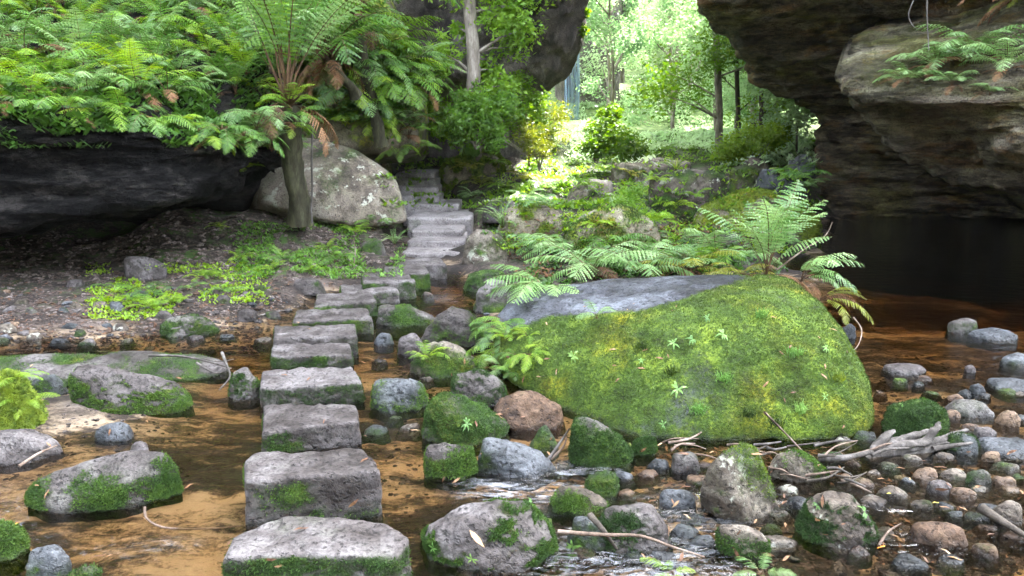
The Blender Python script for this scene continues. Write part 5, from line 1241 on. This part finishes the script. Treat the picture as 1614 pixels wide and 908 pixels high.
# fine gravel, one mass
VV = []; FF = []; d2, f2 = ico(1); n0 = 0
for (x0, x1, y0, y1, n, s) in ((0, 480, 430, 560, 2600, .013), (0, 640, 330, 440, 2200, .022), (1380, 1614, 690, 908, 1500, .012), (620, 800, 430, 660, 900, .012), (950, 1400, 700, 908, 1500, .011), (570, 950, 600, 908, 900, .009), (1380, 1614, 560, 700, 500, .012), (0, 300, 640, 760, 300, .008)):
    for i in range(n):
        h = hit(gr.uniform(x0, x1), gr.uniform(y0, y1))
        if h is None or h[3] is not GROUND or h[0].y > 9: continue
        VV.append(d2*np.array([1, .8, .55])*s*gr.uniform(.5, 1.9)*gr.uniform(.7, 1.3, 3)+np.array(h[0])); FF.append(f2+n0); n0 += len(d2)
V = np.concatenate(VV); o = link('gravel', mesh_np('gravel', V, np.concatenate(FF), {'moss': np.zeros(len(V))}, smooth=False), rock_mat('gravel_mix', (.03,.02,.018), (.10,.075,.062), (.30,.25,.23), scale=6)); tag(o, 'fine mixed gravel and leaf crumbs along the stream', 'gravel', kind='stuff')
# leaf litter, one mass
V = []
for (x0, x1, y0, y1, n) in ((0, 460, 470, 560, 1400), (0, 640, 330, 470, 2200), (1000, 1400, 690, 770, 700), (640, 800, 430, 660, 250), (1390, 1614, 700, 900, 250)):
    for i in range(n):
        h = hit(gr.uniform(x0, x1), gr.uniform(y0, y1))
        if h is None or h[3] is not GROUND: continue
        c = np.array(h[0])+[0, 0, .008]; a = gr.uniform(0, 6.28); L = gr.uniform(.008, .03); dd = np.array([math.cos(a), math.sin(a), gr.uniform(-.2, .4)])*L; w_ = np.array([-math.sin(a), math.cos(a), gr.uniform(-.3, .3)])*L*.3; V += [c-dd, c+w_, c+dd, c-w_]
V = np.array(V); o = link('leaf_litter', mesh_np('leaf_litter', V, np.arange(len(V)).reshape(-1, 4), smooth=False), M['litter']); tag(o, 'brown leaf litter crumbs on gravel and bank', 'litter', kind='stuff')

# ------------------------------------------------------------ haze in the valley air
bm = bmesh.new(); bmesh.ops.create_cube(bm, size=1); me = bpy.data.meshes.new('haze'); bm.to_mesh(me); bm.free()
hz = link('haze', me); hz.scale = (260, 260, 64); hz.location = (0, 0, 30); tag(hz, 'pale even haze filling the valley air', 'haze', kind='stuff')
n = NT('valley_haze'); pv = n.n('ShaderNodeVolumePrincipled'); pv.inputs['Color'].default_value = (.95, .98, .93, 1); pv.inputs['Density'].default_value = .0004; pv.inputs['Anisotropy'].default_value = 0
n.l(pv.outputs[0], n.out.inputs['Volume']); me.materials.append(n.m)
# ------------------------------------------------------------ camera, light
cam = bpy.data.cameras.new('camera'); cam.sensor_width = 36; cam.lens = 36*F/1614; cam.clip_end = 500; cam.clip_start = .05
co = bpy.data.objects.new('camera', cam); COL.objects.link(co); co.location = CAM; co.rotation_euler = (math.pi/2-PITCH, 0, 0); SC.camera = co
SUN_EL, SUN_AZ = 54, 38       # azimuth measured from +Y (beyond the arch) towards +X
sd = Vector((math.sin(R(SUN_AZ))*math.cos(R(SUN_EL)), math.cos(R(SUN_AZ))*math.cos(R(SUN_EL)), math.sin(R(SUN_EL))))
sl = bpy.data.lights.new('sun', 'SUN'); sl.energy = 2.1; sl.angle = R(3); sl.color = (1, .97, .93)
so = bpy.data.objects.new('sun', sl); COL.objects.link(so); so.rotation_euler = sd.to_track_quat('Z', 'Y').to_euler()
wd = bpy.data.worlds.new('World'); SC.world = wd; wd.use_nodes = True; nt = wd.node_tree
sky = nt.nodes.new('ShaderNodeTexSky'); sky.sky_type = 'NISHITA'; sky.sun_disc = False; sky.sun_elevation = R(SUN_EL); sky.sun_rotation = R(SUN_AZ); sky.air_density = 1.0; sky.dust_density = 3.0; sky.ozone_density = .6
bg = nt.nodes['Background']; bg.inputs['Strength'].default_value = .15; hs = nt.nodes.new('ShaderNodeHueSaturation'); hs.inputs['Saturation'].default_value = .42; nt.links.new(sky.outputs[0], hs.inputs['Color']); nt.links.new(hs.outputs[0], bg.inputs['Color'])
SC.view_settings.view_transform = 'Standard'; SC.view_settings.look = 'None'; SC.view_settings.exposure = 4.35; SC.view_settings.gamma = 1
SC.render.engine = 'CYCLES'; c = SC.cycles
c.max_bounces = 7; c.diffuse_bounces = 4; c.glossy_bounces = 3; c.transmission_bounces = 4; c.transparent_max_bounces = 12; c.volume_bounces = 0
c.caustics_reflective = False; c.caustics_refractive = False; c.use_denoising = True; c.denoiser = 'OPENIMAGEDENOISE'
c.use_adaptive_sampling = True; c.adaptive_threshold = .02; c.sample_clamp_indirect = 6
